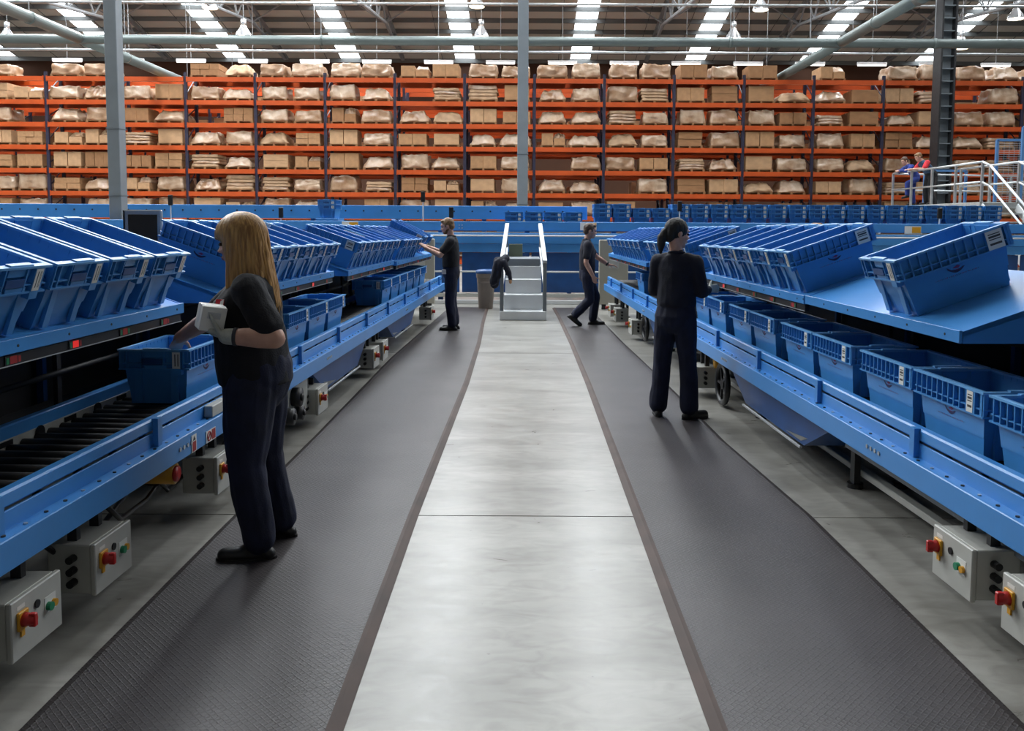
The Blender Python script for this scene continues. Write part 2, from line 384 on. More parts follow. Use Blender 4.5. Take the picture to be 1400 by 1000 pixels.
MB().cyl((0, -.45, 0), (0, -.01, 0), .2, 14).obj('valve_body', M_duct, vb, True); MB().cyl((0, -.2, 0), (0, -.2, 5.5), .05, 10).obj('riser', M_duct, vb, True)
pipe((-29, 30, 9.30), (29, 30, 9.30), .045, 'thin pale pipe crossing high under the roof', M_steel)
pipe((-29, 31.4, 7.93), (29, 31.4, 7.93), .05, 'thin pale pipe crossing just above the rack top', M_steel)
# ---- high bay lamps
def bell_lamp(x, y, z, label, size=1.):
    t = tag(empty('high_bay_lamp', (x, y, z)), label, 'lamp', 'bell lamps under the roof'); k = size
    MB().tube([(0,0,0),(0,0,.12*k),(0,0,.25*k),(0,0,.36*k),(0,0,.42*k)], [.30*k,.27*k,.19*k,.12*k,.10*k], 18, 0, False).obj('reflector', M_reflector, t, True)
    MB().cyl((0,0,.42*k), (0,0,.66*k), .10*k, 14).obj('ballast_housing', M_reflector, t, True)
    MB().cyl((0,0,.66*k), (0,0,roof_z(y)-z-.2), .012, 6).obj('hanging_rod', M_truss, t)
    MB().tube([(0,0,-.01*k),(0,0,.03*k)], [.26*k,.28*k], 18).obj('lens', M_glow, t, True)
LM = [(-12.13, 33, 9.85, 'bell lamp high at upper left, partly cut by the top edge'), (-10.86, 33, 8.78, 'bell lamp just above the main pipe, left of centre'),
      (-19.96, 33, 8.62, 'bell lamp at the far left edge by the thick pipe'), (-1.88, 33, 9.95, 'bell lamp cut by the top edge, left of the central column'),
      (-1.71, 33, 8.80, 'bell lamp above the main pipe beside the central column'), (9.02, 33, 9.88, 'bell lamp near the top edge, right of centre'),
      (8.0, 33, 8.78, 'bell lamp touching the main pipe, right of centre'), (16.8, 33, 8.48, 'bell lamp right of the dark column'),
      (18.83, 33, 9.60, 'bell lamp in the upper right corner')]
for x, y, z, lb in LM: bell_lamp(x, y, z, lb)
for i in range(16):
    x = -19.4+2.62*i
    t = tag(empty('strip_light', (x, 36.2, 8.42)), f'white strip light above the rack, {ORD[i]} from the left', 'strip light', 'strip lights above the rack')
    MB().box(-.62, .62, -.06, .06, .02, .12).obj('housing', M_white, t); MB().box(-.60, .60, -.04, .04, -.03, .019).obj('tube', M_tube, t)
    MB().box(-.01, .01, -.01, .01, .12, roof_z(36.2)-8.42-.2).obj('hanger', M_truss, t)

# ================================================================== PALLET RACK
UX = [-23.24+2.62*i for i in range(18)]
LV = [.20, 1.0, 1.87, 2.73, 3.58, 4.456, 5.30, 6.14, 7.0]
def rack(y0, label, depth, levels, top):
    t = tag(empty('pallet_rack', (0, y0, 0)), label, 'rack', 'pallet racks')
    m_up = MB().box(-.055, .055, 0, .09, 0, top).mesh('upright', M_purple)
    m_br = MB(); n = 8
    for i in range(n):
        m_br.bar((0, .05, .4+i*top/n*.95), (0, depth-.05, .4+(i+1)*top/n*.95-.1) if i % 2 else (0, depth-.05, .4+i*top/n*.95+.5), .03, .03)
    m_br = m_br.mesh('frame_brace', M_purple)
    m_bm = MB().box(.06, 2.56, 0, .05, -.10, .07).box(.056, .075, -.012, .05, -.12, .09).box(2.545, 2.564, -.012, .05, -.12, .09).mesh('beam', M_orange)
    for x in UX:
        link('upright', m_up, t, (x, 0, 0)); link('upright', m_up, t, (x, depth-.09, 0)); link('frame_brace', m_br, t, (x, 0, 0))
    for x in UX[:-1]:
        for z in levels:
            link('beam', m_bm, t, (x, -.05, z)); link('beam', m_bm, t, (x, depth, z))
    m_sh = MB()
    for k in range(6): m_sh.box(.06, 2.56, .08+k*depth/6, .08+k*depth/6+.10, 0, .02)
    return t
rack(32.0, 'long orange and blue pallet rack across the hall, full of cartons', 1.1, LV, 7.25)
rack(34.4, 'second orange pallet rack glimpsed behind the front rack', 1.1, LV, 7.25)
# ---- loads: prototypes (meshes shared)
def lumpy(sx, sy, sz, amp, seed, top=1., n=7):
    bm = bmesh.new(); bmesh.ops.create_cube(bm, size=1); bmesh.ops.subdivide_edges(bm, edges=bm.edges[:], cuts=n-2, use_grid_fill=True)
    for v in bm.verts:
        tz = v.co.z+.5; k = 1-(1-top)*tz**1.5
        p = Vector((v.co.x*sx*k, v.co.y*sy*k, tz*sz))
        q = noise.noise_vector(p*3.1+Vector((seed*7.3, seed, 0)))+.5*noise.noise_vector(p*8+Vector((seed, 0, 3)))
        v.co = p+q*amp*(.2 if tz < .02 else 1)
        v.co.z = max(0, v.co.z)
    me = bpy.data.meshes.new('lumpy'); bm.to_mesh(me); bm.free(); return me
def with_mat(me, m, smooth=True):
    me = me.copy(); me.materials.clear(); me.materials.append(m)
    if smooth: me.polygons.foreach_set('use_smooth', [True]*len(me.polygons))
    return me
pal = MB()
for k in range(6): pal.box(-.55, .55, -.5+k*.19, -.5+k*.19+.11, .075, .095)
for x in (-.5, 0, .5): pal.box(x-.045, x+.045, -.5, .56, .0, .075)
ME_PAL = pal.mesh('pallet', M_pallet)
def carton_mesh(m):
    mb = MB().bevbox(-.5, .5, -.5, .5, 0, 1, .015); mb.box(-.51, .51, -.045, .045, .9, 1.004, 1); return mb.mesh('carton', [m, M_sack])
ME_CART = [carton_mesh(m) for m in (M_cardboard, M_cardboard2, M_cardboard3)]
ME_WRAP = [with_mat(lumpy(1.06, 1.0, .47, .075, i, .90, 10), [M_wrap, M_wrap2][i % 2]) for i in range(5)]
ME_HEAP = [with_mat(lumpy(1.1, 1.0, .36, .10, i+9, .66, 10), [M_wrap, M_wrap2, M_sack][i % 3]) for i in range(4)]
ME_SACK = [with_mat(lumpy(1.04, .95, .125, .03, i+20, .93, 6), [M_sack, M_wrap2][i % 2]) for i in range(4)]
def load(kind, x, y, z, label, wx=1., hz=1., rr=rnd):
    t = tag(empty('pallet_load', (x, y, z), R(rr.uniform(-2, 2))), label, 'pallet load', 'loads on the front rack')
    link('pallet', ME_PAL, t, (0, 0, 0), None, (wx, 1, 1)); b = .096
    if kind == 'cartons':
        c = rr.choice(ME_CART); nx = rr.choice((1, 2, 2, 3)); nz = rr.choice((1, 1, 2)); H = .50*hz
        for i in range(nx):
            for k in range(nz):
                hh = H/nz
                link('carton', c, t, ((i-(nx-1)/2)*1.06*wx/nx+rr.uniform(-.01, .01), rr.uniform(-.02, .02), b+k*hh), None, (1.04*wx/nx, .98, hh*.985))
    elif kind == 'wrapped': 
        link('wrapped_bundle', rr.choice(ME_WRAP), t, (0, 0, b), (0, 0, rr.choice((0, math.pi))), (wx, 1, hz))
    elif kind == 'heap': link('wrapped_heap', rr.choice(ME_HEAP), t, (0, 0, b), (0, 0, rr.choice((0, math.pi))), (wx, 1, hz*1.1))
    elif kind == 'sacks':
        for k in range(rr.choice((3, 4))): link('sack_layer', rr.choice(ME_SACK), t, (rr.uniform(-.03, .03), 0, b+k*.118*hz), (0, 0, rr.choice((0, math.pi))), (wx, 1, hz))
    elif kind == 'mixed':
        c = rr.choice(ME_CART); link('carton', c, t, (-.25*wx, 0, b), None, (.5*wx, .95, .46*hz)); link('carton', c, t, (.27*wx, 0, b), None, (.48*wx, .95, .26*hz))
        link('wrapped_heap', rr.choice(ME_HEAP), t, (.27*wx, 0, b+.262*hz), None, (.45*wx, .8, .55*hz))
KN = {'cartons': 'brown carton stack', 'wrapped': 'shrink-wrapped bundle', 'heap': 'slumped wrapped goods', 'sacks': 'stacked paper sacks', 'mixed': 'mixed brown cartons'}
SHN = {8: 'top shelf', 7: 'second shelf from top', 6: 'third shelf from top', 5: 'fourth shelf from top', 4: 'fifth shelf from top', 3: 'sixth shelf from top', 2: 'lowest visible shelf'}
for lv in range(2, 9):
    for b in range(1, 17):
        for h in range(2):
            if lv == 8 and min(abs(UX[b]+.69+h*1.24-9.9), abs(UX[b]+.69+h*1.24+14)) < .85: continue
            if rnd.random() < .05: continue
            k = rnd.choices(['cartons', 'wrapped', 'heap', 'sacks', 'mixed'], [36, 30, 14, 10, 10] if lv < 8 else [22, 48, 20, 0, 10])[0]
            x = UX[b]+.69+h*1.24+rnd.uniform(-.05, .05)
            load(k, x, 32.56, LV[lv]+.071, f'{KN[k]} on {SHN[lv]}, {ORD[b-1]} bay from left, {"right" if h else "left"} half', rnd.uniform(.86, 1.04), rnd.uniform(.80, 1.12))
for lv in range(3, 9):
    for b in range(1, 17):
        for h in range(2):
            if rnd.random() < .40 or lv == 8: continue
            c = link('rear_carton', rnd.choice(ME_CART), None, (UX[b]+.69+h*1.24, 34.95, LV[lv]+.071), None, (1.1, .9, rnd.uniform(.35, .6)))
            tag(c, f'brown carton on rear rack, {SHN[lv]}, behind {ORD[b-1]} bay from left, {"right" if h else "left"} half', 'carton', 'loads on the rear rack')

# ================================================================== MATS ON THE FLOOR
def floor_mat_strip(inner, outer, label):
    t = tag(empty('floor_mat', (0, 0, 0)), label, 'mat', 'rubber floor mats')
    n = len(inner); mb = MB(); hgt = .014
    vs = [(*p, hgt) for p in inner]+[(*p, hgt) for p in outer]+[(*p, .001) for p in inner]+[(*p, .001) for p in outer]
    fs = []
    for i in range(n-1):
        fs += [(i, i+1, n+i+1, n+i), (2*n+i, 3*n+i, 3*n+i+1, 2*n+i+1), (i, 2*n+i, 2*n+i+1, i+1), (n+i, n+i+1, 3*n+i+1, 3*n+i)]
    fs += [(0, n, 3*n, 2*n), (n-1, 3*n-1, 4*n-1, 2*n-1)]
    mb.add(vs, fs); mb.obj('mat_body', M_rubber, t)
    for line, s in ((inner, 1), (outer, -1)):
        c = Vector((sum(p[0] for p in inner+outer)/2/n, 0, 0)); mb = MB(); k = len(line)
        sg = 1 if line[0][0] > c.x else -1
        vs = []
        for p in line: vs += [(p[0]+sg*.035, p[1], .002), (p[0]-sg*.002, p[1], .0155), (p[0]-sg*.02, p[1], .0155), (p[0]-sg*.02, p[1], .001), (p[0]+sg*.035, p[1], .001)]
        fs = []
        for i in range(k-1):
            for q in range(5): fs.append((i*5+q, i*5+(q+1) % 5, (i+1)*5+(q+1) % 5, (i+1)*5+q))
        mb.add(vs, fs); mb.obj('bevelled_edge', M_matedge if s > 0 else M_rubber, t)
floor_mat_strip([(.64, .3), (.648, 2.63), (.657, 4.62), (.672, 8.6), (.66, 11.5), (.62, 14.7), (.58, 16.4)], [(1.66, .3), (1.632, 2.64), (1.603, 4.68), (1.50, 6.3), (1.44, 9), (1.352, 11.6), (1.25, 16.4)],
                'dark rubber floor mat strip along the right conveyor')
floor_mat_strip([(-.605, .3), (-.616, 2.62), (-.627, 4.63), (-.60, 8.6), (-.63, 11.5), (-.699, 14.1), (-.73, 16.4)], [(-1.60, .3), (-1.597, 2.6), (-1.597, 4.3), (-1.583, 6.5), (-1.60, 10.2), (-1.53, 13), (-1.44, 16.4)],
                'dark rubber floor mat strip along the left conveyor')

# ================================================================== TOTES
TL, TW, TH = .60, .40, .31
def tote_w(z): return (TW/2-.045)+(.027)*z/TH
def tote_l(z): return (TL/2-.055)+(.037)*z/TH
def tote_meshes():
    mb = MB(); T = .008
    zs = [0, .10, .10, TH]; ins = [.003, .003, 0, 0]
    ring = lambda l, wd, z: [(-l, -wd, z), (l, -wd, z), (l, wd, z), (-l, wd, z)]
    vs = []; fs = []
    for z, i in zip(zs, ins): vs += ring(tote_l(z)-i, tote_w(z)-i, z)
    for k in range(3):
        for j in range(4): fs.append((k*4+j, k*4+(j+1) % 4, (k+1)*4+(j+1) % 4, (k+1)*4+j))
    fs.append((3, 2, 1, 0))
    o = len(vs); vs += ring(tote_l(TH)-T, tote_w(TH)-T, TH)+ring(tote_l(0)-T-.003, tote_w(0)-T-.003, .01)
    for j in range(4):
        fs.append((12+j, 12+(j+1) % 4, o+(j+1) % 4, o+j)); fs.append((o+j, o+(j+1) % 4, o+4+(j+1) % 4, o+4+j))
    fs.append((o+4, o+5, o+6, o+7)); mb.add(vs, fs)
    def frame(z0, z1, e):
        l, wd = TL/2-e, TW/2-e; il, iw = tote_l(z0)-.002, tote_w(z0)-.002
        mb.box(-l, l, -wd, -iw, z0, z1); mb.box(-l, l, iw, wd, z0, z1); mb.box(-l, -il, -iw, iw, z0, z1); mb.box(il, l, -iw, iw, z0, z1)
    frame(.196, .204, .003); frame(.228, .233, .007)
    for s in (-1, 1):
        for i in range(10):
            x = -.27+i*.0475
            if i >= 9: continue
            mb.box(s*x-.003, s*x+.003, s*-(tote_w(.2)-.002), s*-(TW/2-.004), .2, TH-.01)
        mb.box(s*.165, s*.235, s*-(tote_w(.2)-.002), s*-(TW/2-.002), .2, TH-.01)      # label boss, long side
        mb.box(s*.28, s*.287, s*-(tote_w(.2)-.002), s*-(TW/2-.004), .2, TH-.01)
        for y in (-.19, -.155, -.075, .055, .16): mb.box(s*(tote_l(.2)-.002), s*(TL/2-.004), y*s-.003, y*s+.003, .2, TH-.01)
        mb.box(s*(tote_l(.2)-.002), s*(TL/2-.002), s*.10, s*.152, .17, TH-.01)           # label boss, end
        mb.box(s*(tote_l(.2)-.002), s*(TL/2-.006), -.07, .05, .196, .222)                # hand grip
        mb.box(s*(tote_l(.2)-.002), s*(TL/2-.012), -.07, .05, .265, TH-.01)
        for y in (-.10, .10): mb.box(s*(tote_l(.1)-.004), s*(tote_l(.1)+.012), y-.02, y+.02, .012, .196)
        for x in (-.2, 0, .2): mb.box(x-.002, x+.002, s*(tote_w(.05)-.004), s*(tote_w(.05)+.003), .0, .01)
    body = mb.mesh('tote_body', M_tote)
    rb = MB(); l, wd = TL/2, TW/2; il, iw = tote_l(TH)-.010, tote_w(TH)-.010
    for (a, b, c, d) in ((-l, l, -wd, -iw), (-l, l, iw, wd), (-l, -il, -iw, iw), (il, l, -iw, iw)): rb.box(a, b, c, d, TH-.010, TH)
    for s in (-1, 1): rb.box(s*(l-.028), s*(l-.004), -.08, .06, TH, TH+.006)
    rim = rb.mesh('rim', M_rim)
    def lab(name, vs, m):
        me = bpy.data.meshes.new(name); me.from_pydata(vs+[tuple(Vector(v)*.999) for v in vs], [], [(0, 1, 2, 3), (7, 6, 5, 4)]); me.materials.append(m)
        uv = me.uv_layers.new(name='UVMap')
        for li, c in enumerate([(0, 0), (1, 0), (1, 1), (0, 1), (0, 1), (1, 1), (1, 0), (0, 0)]): uv.data[li].uv = c
        me.update(); return me
    y = TW/2-.0005; labs = {}
    labs['side'] = lab('barcode_label', [(.175, -y, .205), (.222, -y, .205), (.222, -y, .298), (.175, -y, .298)], M_barh)
    labs['side2'] = lab('barcode_label', [(-.175, y, .205), (-.222, y, .205), (-.222, y, .298), (-.175, y, .298)], M_barh)
    x = TL/2-.0005
    labs['end'] = lab('barcode_label', [(x, .104, .205), (x, .148, .205), (x, .148, .296), (x, .104, .296)], M_barv)
    labs['end2'] = lab('barcode_label', [(-x, -.104, .205), (-x, -.148, .205), (-x, -.148, .296), (-x, -.104, .296)], M_barv)
    labs['small'] = lab('barcode_label', [(x+.0, .098, .212), (x+.0, .155, .212), (x+.0, .155, .268), (x+.0, .098, .268)], M_barv)
    labs['big'] = lab('large_label', [(-.25, y+.001, .205), (-.165, y+.001, .205)][::-1]+[(-.25, y+.001, .298), (-.165, y+.001, .298)], M_barh)
    labs['big_m'] = lab('large_label', [(.165, -y-.001, .205), (.25, -y-.001, .205), (.25, -y-.001, .298), (.165, -y-.001, .298)], M_barh)
    def logo(s):
        mb = MB(); f = lambda u, z: (s*u, -s*(tote_w(z)+.0012), z)
        def poly(pts, mi): mb.add([f(u, z) for u, z in pts], [tuple(range(len(pts)))], mi)
        # emblem: a dark crescent with a red wedge inside
        A = [(-.045+.09*i/8, .172-.022*math.sin(math.pi*i/8)) for i in range(9)]; B = [(-.030+.06*i/8, .172-.008*math.sin(math.pi*i/8)) for i in range(9)]
        for i in range(8): poly([A[i], A[i+1], B[i+1], B[i]], 1)
        poly([(-.045, .172), (-.030, .172), (-.048, .186)], 1)
        poly([(-.020, .176), (.010, .170), (.024, .180), (.006, .186)], 0); poly([(-.014, .166), (.006, .160), (.016, .167)], 0)
        rr = random.Random(3); u = -.115                     # a line of print too small to read
        while u < .115:
            wd = rr.choice((.004, .006, .007)); hh = rr.choice((.006, .007))
            poly([(u, .135), (u+wd*.4, .135), (u+wd*.4, .135+hh), (u, .135+hh)], 0 if rr.random() < .6 else 1); u += wd+rr.choice((.001, .001, .004))
        return mb.mesh('printed_emblem', [M_logo_red, M_logo_dark])
    return body, rim, labs, logo(1), logo(-1)
TB, TRIM, TLAB, TLOGO, TLOGO2 = tote_meshes()
SLOT = MB().box(TL/2-.0065, TL/2-.0005, -.065, .045, .226, .258).mesh('hand_slot_shade', M_navy)  # solid dark box: the shade inside the hand hole put into colour
SLOT2 = MB().box(-TL/2+.0005, -TL/2+.0065, -.045, .065, .226, .258).mesh('hand_slot_shade', M_navy)
def tote(M, label, group, parts=('side', 'side2', 'end', 'end2'), logos=True, slot=False):
    t = tag(empty('plastic_tote'), label, 'tote', group); t.matrix_world = M
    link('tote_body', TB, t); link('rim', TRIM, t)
    for p in parts: link('barcode_label', TLAB[p], t)
    link('hand_slot_shade', SLOT, t)
    if not slot: link('hand_slot_shade', SLOT2, t)
    if logos: link('printed_emblem', TLOGO, t); link('printed_emblem', TLOGO2, t)
    return t

# ================================================================== PICK CONVEYORS
XR0, KR = 1.97, .030
XL0, KL = -1.89, .025
class Side:
    def __init__(s, sg):
        s.sg = sg; s.x0 = XR0 if sg > 0 else XL0; s.k = KR if sg > 0 else KL
        s.rz = math.atan(s.k)*sg
        s.M = Matrix.Translation((s.x0, 0, 0)) @ Matrix.Rotation(s.rz, 4, 'Z')
    def P(s, t, y, z): return s.M @ Vector((s.sg*t, y, z))
SR, SL = Side(1), Side(-1)
Y0, Y1 = .6, 15.3
def conveyor(S, label):
    g = S.sg; side = 'right' if g > 0 else 'left'
    t = tag(empty('roller_conveyor'), label, 'conveyor', 'roller conveyors'); t.matrix_world = S.M
    B = lambda: MB()
    b = B(); b.bevbox(0, g*.05, Y0, Y1, .642, .70, .008); b.obj('guide_rail', M_blue, t)
    b = B(); b.bevbox(0, g*.012, Y0, Y1, .555, .632, .002); b.obj('side_panel', M_blue, t)
    b = B(); b.box(-g*.055, g*.012, Y0, Y1, .555, .565); b.bevbox(-g*.062, -g*.05, Y0, Y1, .452, .565, .004); b.box(-g*.06, -g*.03, Y0, Y1, .452, .46); b.obj('front_beam', M_blue, t)
    bm_ = MB().box(-g*.026, 0, -.022, .022, .566, .69).box(-g*.026, g*.004, -.022, .022, .684, .703).mesh('rail_bracket', M_blue)
    for i in range(12): link('rail_bracket', bm_, t, (0, 1.2+i*1.2+(.3 if g > 0 else .42), 0))
    bo = B(); y = Y0+.1; i = 0
    while y < Y1:
        bo.cyl((-g*.03, y, .565), (-g*.03, y, .570), .008, 8, 0 if i % 3 == 0 else 1); y += .125; i += 1
    o = bo.obj('ledge_bolts', [M_steel, M_dark], t); o['kind'] = 'stuff'
    for yy in (4.15, 7.0, 11.0):
        h = B()
        for k in range(4): h.cyl((-g*.062, yy+k*.045, .51), (-g*.067, yy+k*.045, .51), .011, 10)
        h.obj('bolt_row', M_steel, t)
    # inner steel plates and rollers
    B().box(g*.055, g*.06, Y0, Y1, .50, .64).obj('inner_plate', M_boxgrey if g < 0 else M_grey, t)
    B().box(g*.545, g*.552, Y0, Y1, .50, .66).obj('inner_plate', M_boxgrey, t)
    B().bevbox(g*.555, g*.60, Y0, Y1, .60, .72, .006).obj('rear_rail', M_blue, t)
    rm = MB().cyl((g*.062, 0, 0), (g*.543, 0, 0), .026, 10).mesh('roller', M_roller, True)
    y = Y0+.1
    while y < Y1: link('roller', rm, t, (0, y, .612)); y += .105
    wm = MB().cyl((g*.010, 0, 0), (g*.05, 0, 0), .022, 10).mesh('guide_wheel', M_black, True)
    y = Y0+.3
    while y < Y1: link('guide_wheel', wm, t, (0, y, .606)); y += .28
    # second belt and machinery behind, plus added sheets that keep it dark
    B().box(g*.69, g*.72, Y0, Y1, .48, .60).obj('belt_side', M_navy, t)
    B().bevbox(g*.722, g*1.15, Y0, Y1, .50, .56, .01).obj('return_belt', M_dark, t)
    B().box(g*1.22, g*1.25, Y0, Y1, .05, 1.34).obj('added_dark_backing', M_dark, t)  # added dark sheet, closes the view and stands in for deep shade
    B().bevbox(g*.76, g*1.30, Y0, Y1, 1.342, 1.362, .004).obj('added_light_blocker', M_navy, t)  # added to block roof light so the space beneath turns dark
    B().cyl((g*.78, Y0, .82), (g*.78, Y1, .82), .016, 10).obj('pipe_rail', M_dark, t, True)
    B().cyl((g*.95, Y0, .98), (g*.95, Y1, .98), .012, 8).obj('conduit', M_dark, t, True)
    B().cyl((g*.95, Y0, 1.03), (g*.95, Y1, 1.03), .012, 8).obj('conduit', M_dark, t, True)
    pm = MB().box(-.02, .02, -.02, .02, .05, 1.16).mesh('shelf_post', M_navy)
    lm = MB().box(g*-.02, g*.02, -.03, .03, .03, .50).mesh('leg', M_dark); fm = MB().cyl((0, 0, 0), (0, 0, .03), .05, 14).mesh('foot', M_black)
    xm = MB().box(g*.06, g*.56, -.03, .03, .40, .46).mesh('cross_member', M_navy)
    y = 1.4
    while y < Y1:
        for tt in (.28, .57):
            l = link('leg', lm, t, (g*tt, y, 0)); link('foot', fm, l, (0, 0, 0))
        link('cross_member', xm, t, (0, y, 0)); y += 1.9
    y = 1.0
    while y < Y1: link('shelf_post', pm, t, (g*1.18, y, 0)); y += 1.35
    # under-belly: guards, pulleys, trunking
    def guard(ya, yb, zb, tt=.02):
        m = MB(); m.add([(g*tt, ya, .452), (g*tt, ya+.5, zb), (g*tt, yb-.5, zb), (g*tt, yb, .452), (g*.5, ya, .452), (g*.5, ya+.5, zb), (g*.5, yb-.5, zb), (g*.5, yb, .452)],
                        [(0, 1, 2, 3), (7, 6, 5, 4), (0, 4, 5, 1), (1, 5, 6, 2), (2, 6, 7, 3), (3, 7, 4, 0)]); q = m.obj('drive_guard', M_navy, t)
        m = MB(); m.add([(g*tt-g*.003, ya+.42, .28), (g*tt-g*.003, ya+.55, zb+.02), (g*tt-g*.003, ya+.85, zb+.02)], [(0, 1, 2), (2, 1, 0)]); m.obj('chevron_plate', M_boxgrey, q)
        MB().cyl((g*tt-g*.02, ya+.5, zb-.012), (g*tt-g*.02, yb-.5, zb-.012), .010, 8).obj('guard_bar', M_steel, q)
    def pulley(yc, zc, r):
        m = MB(); pts = [(g*.06, yc+r*math.cos(a), zc+r*math.sin(a)) for a in [2*math.pi*i/24 for i in range(25)]]
        m.tube(pts, .028, 8, 0, False); q = m.obj('drive_pulley', M_black, t, True)
        MB().cyl((g*.05, yc, zc), (g*.09, yc, zc), r*.28, 14).obj('hub', M_dark, q)
        for i in range(5):
            a = 2*math.pi*i/5; MB().bar((g*.06, yc, zc), (g*.06, yc+r*math.cos(a), zc+r*math.sin(a)), .02, .02).obj('spoke', M_dark, q)
    if g > 0:
        guard(4.9, 7.2, .215); guard(9.2, 11.2, .22); pulley(7.55, .21, .17); pulley(11.6, .22, .16)
        B().bevbox(.08, .14, 1.0, 4.9, .34, .39, .005).obj('cable_trunking', M_grey, t)
        B().bevbox(.30, .36, 4.0, 9.0, .08, .12, .005).obj('floor_trunking', M_boxgrey, t)
        m = B(); m.cyl((.06, 7.85, .36), (.25, 7.85, .36), .06, 14); m.obj('drive_motor', M_yellow, t, True)
    else:
        guard(6.75, 9.0, .20); guard(10.0, 12.4, .22)
        B().bevbox(-.02, -.045, 5.75, 6.70, .16, .452, .006).obj('drive_plate', M_boxgrey, t)
        for (yy, zz, rr_) in ((6.30, .33, .072), (6.12, .22, .062), (6.35, .20, .055)):
            q = B(); q.cyl((-.018, yy, zz), (.045, yy, zz), rr_, 18); q.cyl((.045, yy, zz), (.06, yy, zz), rr_*.4, 12); q.obj('drive_disc', M_dark, t, True)
        for k in range(5): B().box(.0-.015, -.019, 5.95+k*.13, 6.02+k*.13, .40, .412).obj('plate_slot', M_black, t)
        m = B(); m.cyl((-.04, 4.32, .335), (-.26, 4.32, .335), .055, 16); m.obj('emergency_stop', M_yellow, t, True)
        m = B(); m.cyl((-.028, 4.32, .335), (-.04, 4.32, .335), .042, 16); m.obj('stop_button', M_red, t, True)
        B().bevbox(-.30, -.36, 2.0, 9.0, .36, .40, .005).obj('cable_trunking', M_grey, t)
        for k in range(5):
            m = B(); m.tube([(-.1-.03*k, 3.2+.5*k, .42), (-.12, 3.4+.5*k, .26-.02*k), (-.16, 3.75+.5*k, .22), (-.1, 4.1+.5*k, .42)], .012, 8); m.obj('cable', M_black, t, True)
        for k in range(40):           # axle bosses on the inner plates
            break
        bm2 = MB().cyl((-.543, 0, 0), (-.536, 0, 0), .034, 14).mesh('axle_boss', M_black)
        bm3 = MB().box(-.543, -.538, -.05, .05, -.012, .012).mesh('plate_slot', M_black)
        for k in range(24): link('axle_boss', bm2, t, (0, 1.9+k*.52, .635)); link('plate_slot', bm3, t, (0, 2.16+k*.52, .645))
        B().bevbox(.002, .05, 4.60, 4.84, .568, .632, .004).obj('sensor_box', M_boxgrey, t)
        pl = MB().box(.064, .0655, 4.47, 4.60, .455, .52).obj('warning_label', M_paper, t); pl['label'] = 'red and white no-touch warning label'
        MB().box(.0656, .0662, 4.545, 4.595, .46, .515).obj('red_field', M_redsign, pl)
        m = MB(); pts = [(.0664, 4.508+.024*math.cos(a), .488+.024*math.sin(a)) for a in [2*math.pi*i/20 for i in range(21)]]
        m.tube(pts, .004, 6, 0, False); m.bar((.0664, 4.490, .471), (.0664, 4.526, .505), .004, .006); m.obj('prohibition_ring', M_redsign, pl)
        pl = MB().box(.064, .0655, 4.285, 4.345, .455, .545).obj('warning_label', M_paper, t); pl['label'] = 'tall red and white hazard label'
        MB().box(.0656, .0662, 4.293, 4.337, .459, .51).obj('red_field', M_redsign, pl)
        m = MB(); m.add([(.0664, 4.297, .515), (.0664, 4.333, .515), (.0664, 4.315, .54)], [(0, 1, 2)]); m.obj('hazard_symbol', M_black, pl)
        pl = MB().box(-.6885, -.687, 3.30, 3.42, .50, .585).obj('paper_note', M_paper, t)
    return t
conveyor(SL, 'long blue roller conveyor on the left, in front of the blonde woman')
conveyor(SR, 'long blue roller conveyor on the right, carrying paired totes')

# ---- control boxes hung under the conveyors
def control_box(S, yc, zc, label, wd=.30, ht=.215):
    g = S.sg; t = tag(empty('control_box'), label, 'control box', 'grey control boxes under the conveyors'); t.matrix_world = S.M @ Matrix.Translation((-.09 if g > 0 else .06, yc, zc))
    MB().bevbox(g*.02, g*.20, -wd/2+.006, wd/2-.006, -ht/2+.006, ht/2-.004, .005).obj('enclosure', M_boxgrey, t)
    d = MB().bevbox(-g*.002, g*.019, -wd/2, wd/2, -ht/2, ht/2, .004).obj('door', M_boxgrey, t)
    # viewer's left on the door face
    u = (lambda a: a) if g < 0 else (lambda a: -a)
    f = -g*.002
    MB().bevbox(f-g*.012, f, u(-.095)-.028, u(-.095)+.028, -.005, .062, .003).obj('isolator_plate', M_yellow, d)
    k = MB(); k.tube([(f-g*.012, u(-.095), .03), (f-g*.028, u(-.095), .03), (f-g*.050, u(-.095), .03)], [.026, .022, .017], 14); k.obj('isolator_knob', M_red, d, True)
    MB().bevbox(f-g*.055, f-g*.03, u(-.095)-.010, u(-.095)+.010, .006, .054, .003).obj('knob_handle', M_red, d)
    MB().box(f-g*.006, f, u(-.095)-.010, u(-.095)+.010, -.03, -.005).obj('lock_tab', M_yellow, d)
    MB().box(f-g*.001, f, u(-.095)-.022, u(-.095)+.022, .068, .082).obj('nameplate', M_paper, d)
    MB().cyl((f, u(-.005), .045), (f-g*.006, u(-.005), .045), .015, 14).obj('door_lock', M_black, d)
    MB().box(f-g*.002, f, u(.075)-.034, u(.075)+.034, -.018, .042).obj('button_plate', M_paper, d)
    MB().cyl((f, u(.06), .006), (f-g*.018, u(.06), .006), .016, 14).obj('start_button', M_green, d)
    MB().cyl((f, u(.093), .006), (f-g*.014, u(.093), .006), .014, 14).obj('stop_button', M_yellow, d)
    for q in (-.085, .085): MB().box(g*.10, g*.14, q-.015, q+.015, ht/2-.006, .452-zc).obj('mounting_strap', M_dark, t)
    for q in (-.05, .0, .05):
        MB().cyl((g*.09, -wd/2+.006, q), (g*.09, -wd/2-.03, q), .016, 10).obj('cable_gland', M_black, t)
    return t
